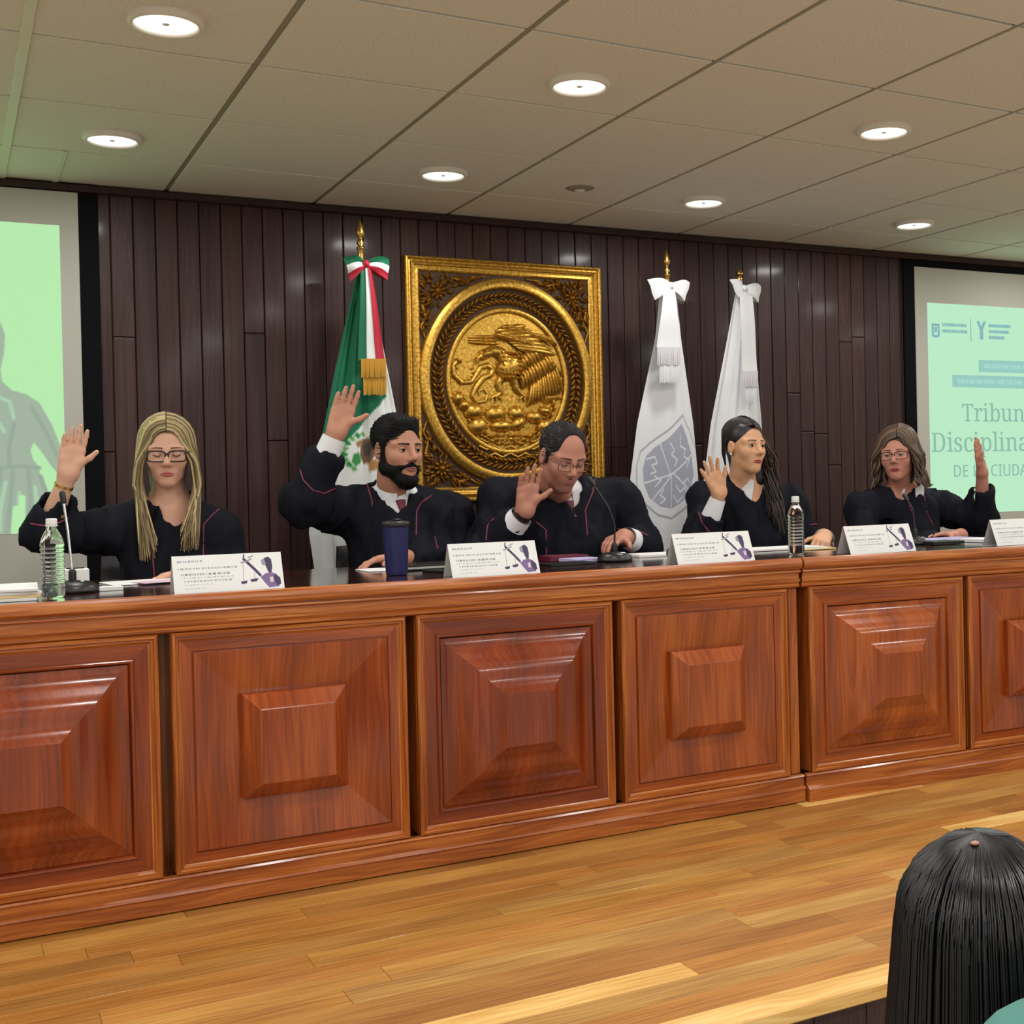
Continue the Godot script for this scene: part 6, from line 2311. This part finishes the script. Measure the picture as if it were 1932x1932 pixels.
func bottle(label: String, at: Vector3) -> void:
	var o := thing("water_bottle", label, "bottle", at, 0, "ribbed plastic water bottles")
	var b := MB.new()
	var pr := [Vector2(0.0, 0.004), Vector2(0.026, 0.0), Vector2(0.031, 0.006), Vector2(0.0315, 0.03)]
	for k in 9:
		var y := 0.034 + k * 0.0125
		pr.append(Vector2(0.0315, y)); pr.append(Vector2(0.0318, y + 0.003)); pr.append(Vector2(0.0278, y + 0.0062)); pr.append(Vector2(0.0318, y + 0.0094))
	pr.append_array([Vector2(0.0315, 0.150), Vector2(0.029, 0.162), Vector2(0.021, 0.180), Vector2(0.0135, 0.192), Vector2(0.0125, 0.205), Vector2(0.0, 0.205)])
	b.lathe(pr, 28)
	part("bottle_body", b, M.bottle, o)
	b = MB.new()
	b.lathe([Vector2(0.0, 0.203), Vector2(0.0145, 0.203), Vector2(0.0150, 0.206), Vector2(0.0148, 0.219), Vector2(0.013, 0.2215), Vector2(0.0, 0.222)], 24, Transform3D.IDENTITY, false)
	part("screw_cap", b, M.cap_white, o)
	b = MB.new(); b.lathe([Vector2(0.016, 0.199), Vector2(0.0165, 0.201), Vector2(0.016, 0.2025)], 24)
	part("cap_ring", b, M.cap_white, o)

func microphone(label: String, at: Vector3, stem: Array, base_r := 0.062) -> void:
	var o := thing("desk_microphone", label, "microphone", at, 0, "gooseneck desk microphones")
	var b := MB.new()
	b.lathe([Vector2(0.0, 0.0), Vector2(base_r, 0.0), Vector2(base_r, 0.008), Vector2(base_r * 0.93, 0.020), Vector2(base_r * 0.66, 0.031), Vector2(base_r * 0.3, 0.035), Vector2(0.0, 0.036)], 28)
	part("base", b, M.black_plastic, o)
	b = MB.new(); b.lathe([Vector2(0.011, 0.034), Vector2(0.011, 0.060), Vector2(0.007, 0.068)], 14)
	part("stem_socket", b, M.black_plastic, o)
	var c := Curve3D.new()
	c.add_point(Vector3(0, 0.06, 0), Vector3.ZERO, Vector3(0, 0.06, 0))
	for k in stem.size():
		var p: Vector3 = (stem[k] as Vector3) - at
		var t: Vector3 = (p - ((stem[k - 1] as Vector3) - at if k else Vector3(0, 0.06, 0))) * 0.33
		c.add_point(p, -t, t)
	var path := PackedVector3Array()
	for k in 25: path.append(c.sample_baked(c.get_baked_length() * k / 24.0))
	b = MB.new(); b.tube(path, PackedFloat32Array([0.0038]), 8)
	part("gooseneck", b, M.chrome if stem.size() < 3 else M.black_plastic, o)
	b = MB.new()
	var e := path[24]; var d := (path[24] - path[22]).normalized()
	b.tube(PackedVector3Array([e - d * 0.004, e, e + d * 0.028, e + d * 0.034]), PackedFloat32Array([0.005, 0.0085, 0.009, 0.005]), 12)
	part("capsule", b, M.black_plastic, o)
	b = MB.new(); b.box(Vector3(0.02, 0.030, 0.028), Vector3(0.018, 0.004, 0.010), 0.001, Basis(Vector3.RIGHT, 0.5))
	part("talk_button", b, M.chrome, o)

func sheet(called: String, label: String, cat: String, at: Vector3, w: float, d: float, h: float, turn: float, m: Material, group := "") -> void:
	var b := MB.new()
	b.box(Vector3(0, h * 0.5, 0), Vector3(w, h, d), minf(0.001, h * 0.3))
	var o := place(called, b.mesh(), m, self, Transform3D(Basis(Vector3.UP, turn), at))
	tag(o, label, cat, group)

func on_desk(u: float, z: float, v := 1060.0) -> Vector3:
	var p := at_z(u, v, z); p.y = DESK_TOP
	return p

func build_table_things() -> void:
	var cm := mat(Color.WHITE, 0.8)
	cm.albedo_texture = card_texture()
	name_card("white tent name card before the blonde woman, figure of justice in purple", Vector2(330, 1122), Vector2(539, 1110), Vector2(320, 1052), Vector2(529, 1043), cm)
	name_card("white tent name card beside the navy tumbler, figure of justice in purple", Vector2(868, 1093), Vector2(1035, 1083), Vector2(853, 1029), Vector2(1023, 1020), cm)
	name_card("white tent name card before the dark-haired woman's raised arm", Vector2(1293, 1067), Vector2(1435, 1058), Vector2(1278, 1012), Vector2(1417, 1008), cm)
	name_card("white tent name card standing on the desk wing before the brown-haired woman", Vector2(1612, 1047), Vector2(1729, 1039), Vector2(1590, 997), Vector2(1706, 993), cm)
	name_card("white tent name card at the far end of the desk wing", Vector2(1920, 1032), Vector2(2040, 1026), Vector2(1906, 985), Vector2(2020, 983), cm)
	bottle("clear ribbed water bottle beside the chrome-stemmed microphone", on_desk(99, -3.86))
	bottle("clear ribbed water bottle between the two white cards near the desk joint", on_desk(1503, -3.90))
	var m1 := on_desk(136, -4.02)
	microphone("gooseneck microphone with a straight chrome stem and black base, beside the water bottle", m1, [at_z(128, 1000, -4.04), at_z(120, 948, -4.05)], 0.075)
	var m2 := on_desk(1160, -4.06)
	microphone("gooseneck microphone with a curved stem before the balding man", m2, [at_z(1160, 990, -4.06), at_z(1147, 955, -4.07), at_z(1120, 915, -4.10)], 0.065)
	var m3 := on_desk(1728, -4.05)
	microphone("gooseneck microphone half hidden behind the card on the desk wing", m3, [at_z(1727, 1000, -4.05), at_z(1722, 960, -4.06), at_z(1712, 944, -4.08)], 0.045)
	# navy insulated tumbler
	var t := thing("tumbler", "navy blue insulated tumbler with dark lid before the bearded man", "tumbler", on_desk(748, -3.98))
	var b := MB.new()
	b.lathe([Vector2(0.0, 0.0), Vector2(0.032, 0.0), Vector2(0.034, 0.003), Vector2(0.036, 0.02), Vector2(0.043, 0.150), Vector2(0.044, 0.160)], 36)
	part("cup", b, M.navy, t)
	b = MB.new(); b.lathe([Vector2(0.044, 0.158), Vector2(0.0465, 0.162), Vector2(0.0465, 0.171), Vector2(0.043, 0.176), Vector2(0.030, 0.178), Vector2(0.0, 0.178)], 36)
	part("lid", b, M.black_plastic, t)
	b = MB.new(); b.box(Vector3(0.0, 0.182, 0.012), Vector3(0.022, 0.008, 0.034), 0.003)
	part("lid_slider", b, M.black_plastic, t)
	# papers and notebooks
	sheet("paper_stack", "white papers under the blonde woman's hand", "paper", on_desk(285, -4.30), 0.28, 0.18, 0.004, 0.12, M.paper)
	sheet("pink_paper", "pink sheet beside the first name card", "paper", on_desk(300, -4.22) + Vector3(0, 0.0045, 0), 0.14, 0.10, 0.002, 0.3, M.paper_pink)
	sheet("manila_note", "small manila note lying behind the white papers", "paper", on_desk(225, -4.36) + Vector3(0, 0.0, 0), 0.10, 0.05, 0.003, -0.1, M.paper_manila)
	sheet("white_box", "small white flat box beside the microphone base", "box", on_desk(200, -4.02), 0.085, 0.05, 0.012, 0.05, M.paper)
	b = MB.new()
	var st := thing("paper_pile", "pile of pale papers at the desk beside the water bottle", "paper", on_desk(-12, -3.92))
	for k in 4:
		b = MB.new(); b.box(Vector3(0.004 * (k % 2), 0.004 + k * 0.0085, 0), Vector3(0.21, 0.0078, 0.28), 0.001, Basis(Vector3.UP, 0.05 * (k % 3 - 1)))
		part("folder", b, M.paper if k != 1 else M.paper_manila, st)
	var sp := thing("tissue_box", "white box standing behind the microphone stem by the blonde woman", "box", on_desk(142, -4.20))
	b = MB.new(); b.box(Vector3(0, 0.030, 0), Vector3(0.074, 0.060, 0.05), 0.003)
	part("carton", b, M.paper, sp)
	b = MB.new(); b.box(Vector3(0, 0.061, 0), Vector3(0.05, 0.003, 0.02), 0.001)
	part("slot", b, M.black, sp)
	# notebook with papers by the bearded man
	var nbk := thing("notebook", "black notebook with white pages beside the navy tumbler", "notebook", on_desk(815, -4.22))
	b = MB.new(); b.box(Vector3(0, 0.003, 0), Vector3(0.24, 0.005, 0.18), 0.0015); part("cover", b, M.black_plastic, nbk)
	b = MB.new(); b.box(Vector3(0, 0.010, 0), Vector3(0.225, 0.009, 0.165), 0.001); part("pages", b, M.paper, nbk)
	b = MB.new(); b.box(Vector3(0, 0.017, 0), Vector3(0.24, 0.004, 0.18), 0.0015); part("cover", b, M.black_plastic, nbk)
	sheet("paper_sheet", "white sheet under the bearded man's hand", "paper", on_desk(740, -4.28), 0.22, 0.16, 0.003, 0.0, M.paper)
	sheet("phone", "dark phone lying beside the navy tumbler and the name card", "phone", on_desk(838, -4.00), 0.075, 0.14, 0.008, 0.4, M.black_plastic)
	# before the balding man
	sheet("lilac_notepad", "lilac notepad beside the curved microphone", "notepad", on_desk(1098, -4.16), 0.13, 0.12, 0.012, 0.1, M.paper_lilac)
	sheet("dark_folder", "dark maroon folder behind the lilac notepad", "folder", on_desk(1064, -4.27), 0.16, 0.10, 0.020, 0.0, M.tie)
	sheet("black_tablet", "black tablet lying beside the second name card", "tablet", on_desk(1070, -4.02), 0.18, 0.12, 0.008, 0.0, M.black_plastic)
	sheet("white_papers", "white papers beside the coiled cable", "paper", on_desk(1235, -4.24), 0.20, 0.15, 0.010, -0.06, M.paper)
	var coil := thing("cable_coil", "small grey coiled cable standing by the third name card", "cable", on_desk(1270, -3.95))
	b = MB.new()
	for w in 3:
		var path := PackedVector3Array()
		for k in 25:
			var a := TAU * k / 24
			path.append(Vector3(cos(a) * 0.022, 0.025 + sin(a) * 0.022, (w - 1) * 0.006))
		b.tube(path, PackedFloat32Array([0.0032]), 6, false)
	part("loops", b, M.black_plastic, coil)
	b = MB.new(); b.box(Vector3(0, 0.022, 0), Vector3(0.022, 0.022, 0.008), 0.002); part("plug", b, M.cap_white, coil)
	# before the dark-haired woman
	sheet("white_documents", "white documents behind the water bottle at the desk joint", "paper", on_desk(1470, -4.24), 0.36, 0.17, 0.008, -0.04, M.paper)
	sheet("pen_tray", "pale strip of paper under the woman's resting hand", "paper", on_desk(1535, -4.10), 0.20, 0.05, 0.004, 0.0, M.paper_manila)
	# before the brown-haired woman
	sheet("lilac_papers", "lilac and white papers beside the wing microphone", "paper", on_desk(1790, -4.20), 0.30, 0.20, 0.010, 0.0, M.paper_lilac)
	sheet("open_papers", "loose white papers on the desk wing under the raised arm", "paper", on_desk(1862, -4.02), 0.20, 0.12, 0.014, 0.08, M.paper)
	sheet("dark_notebook", "closed dark notebook beside the card on the wing", "notebook", on_desk(1775, -4.00), 0.17, 0.11, 0.014, 0.0, M.leather)
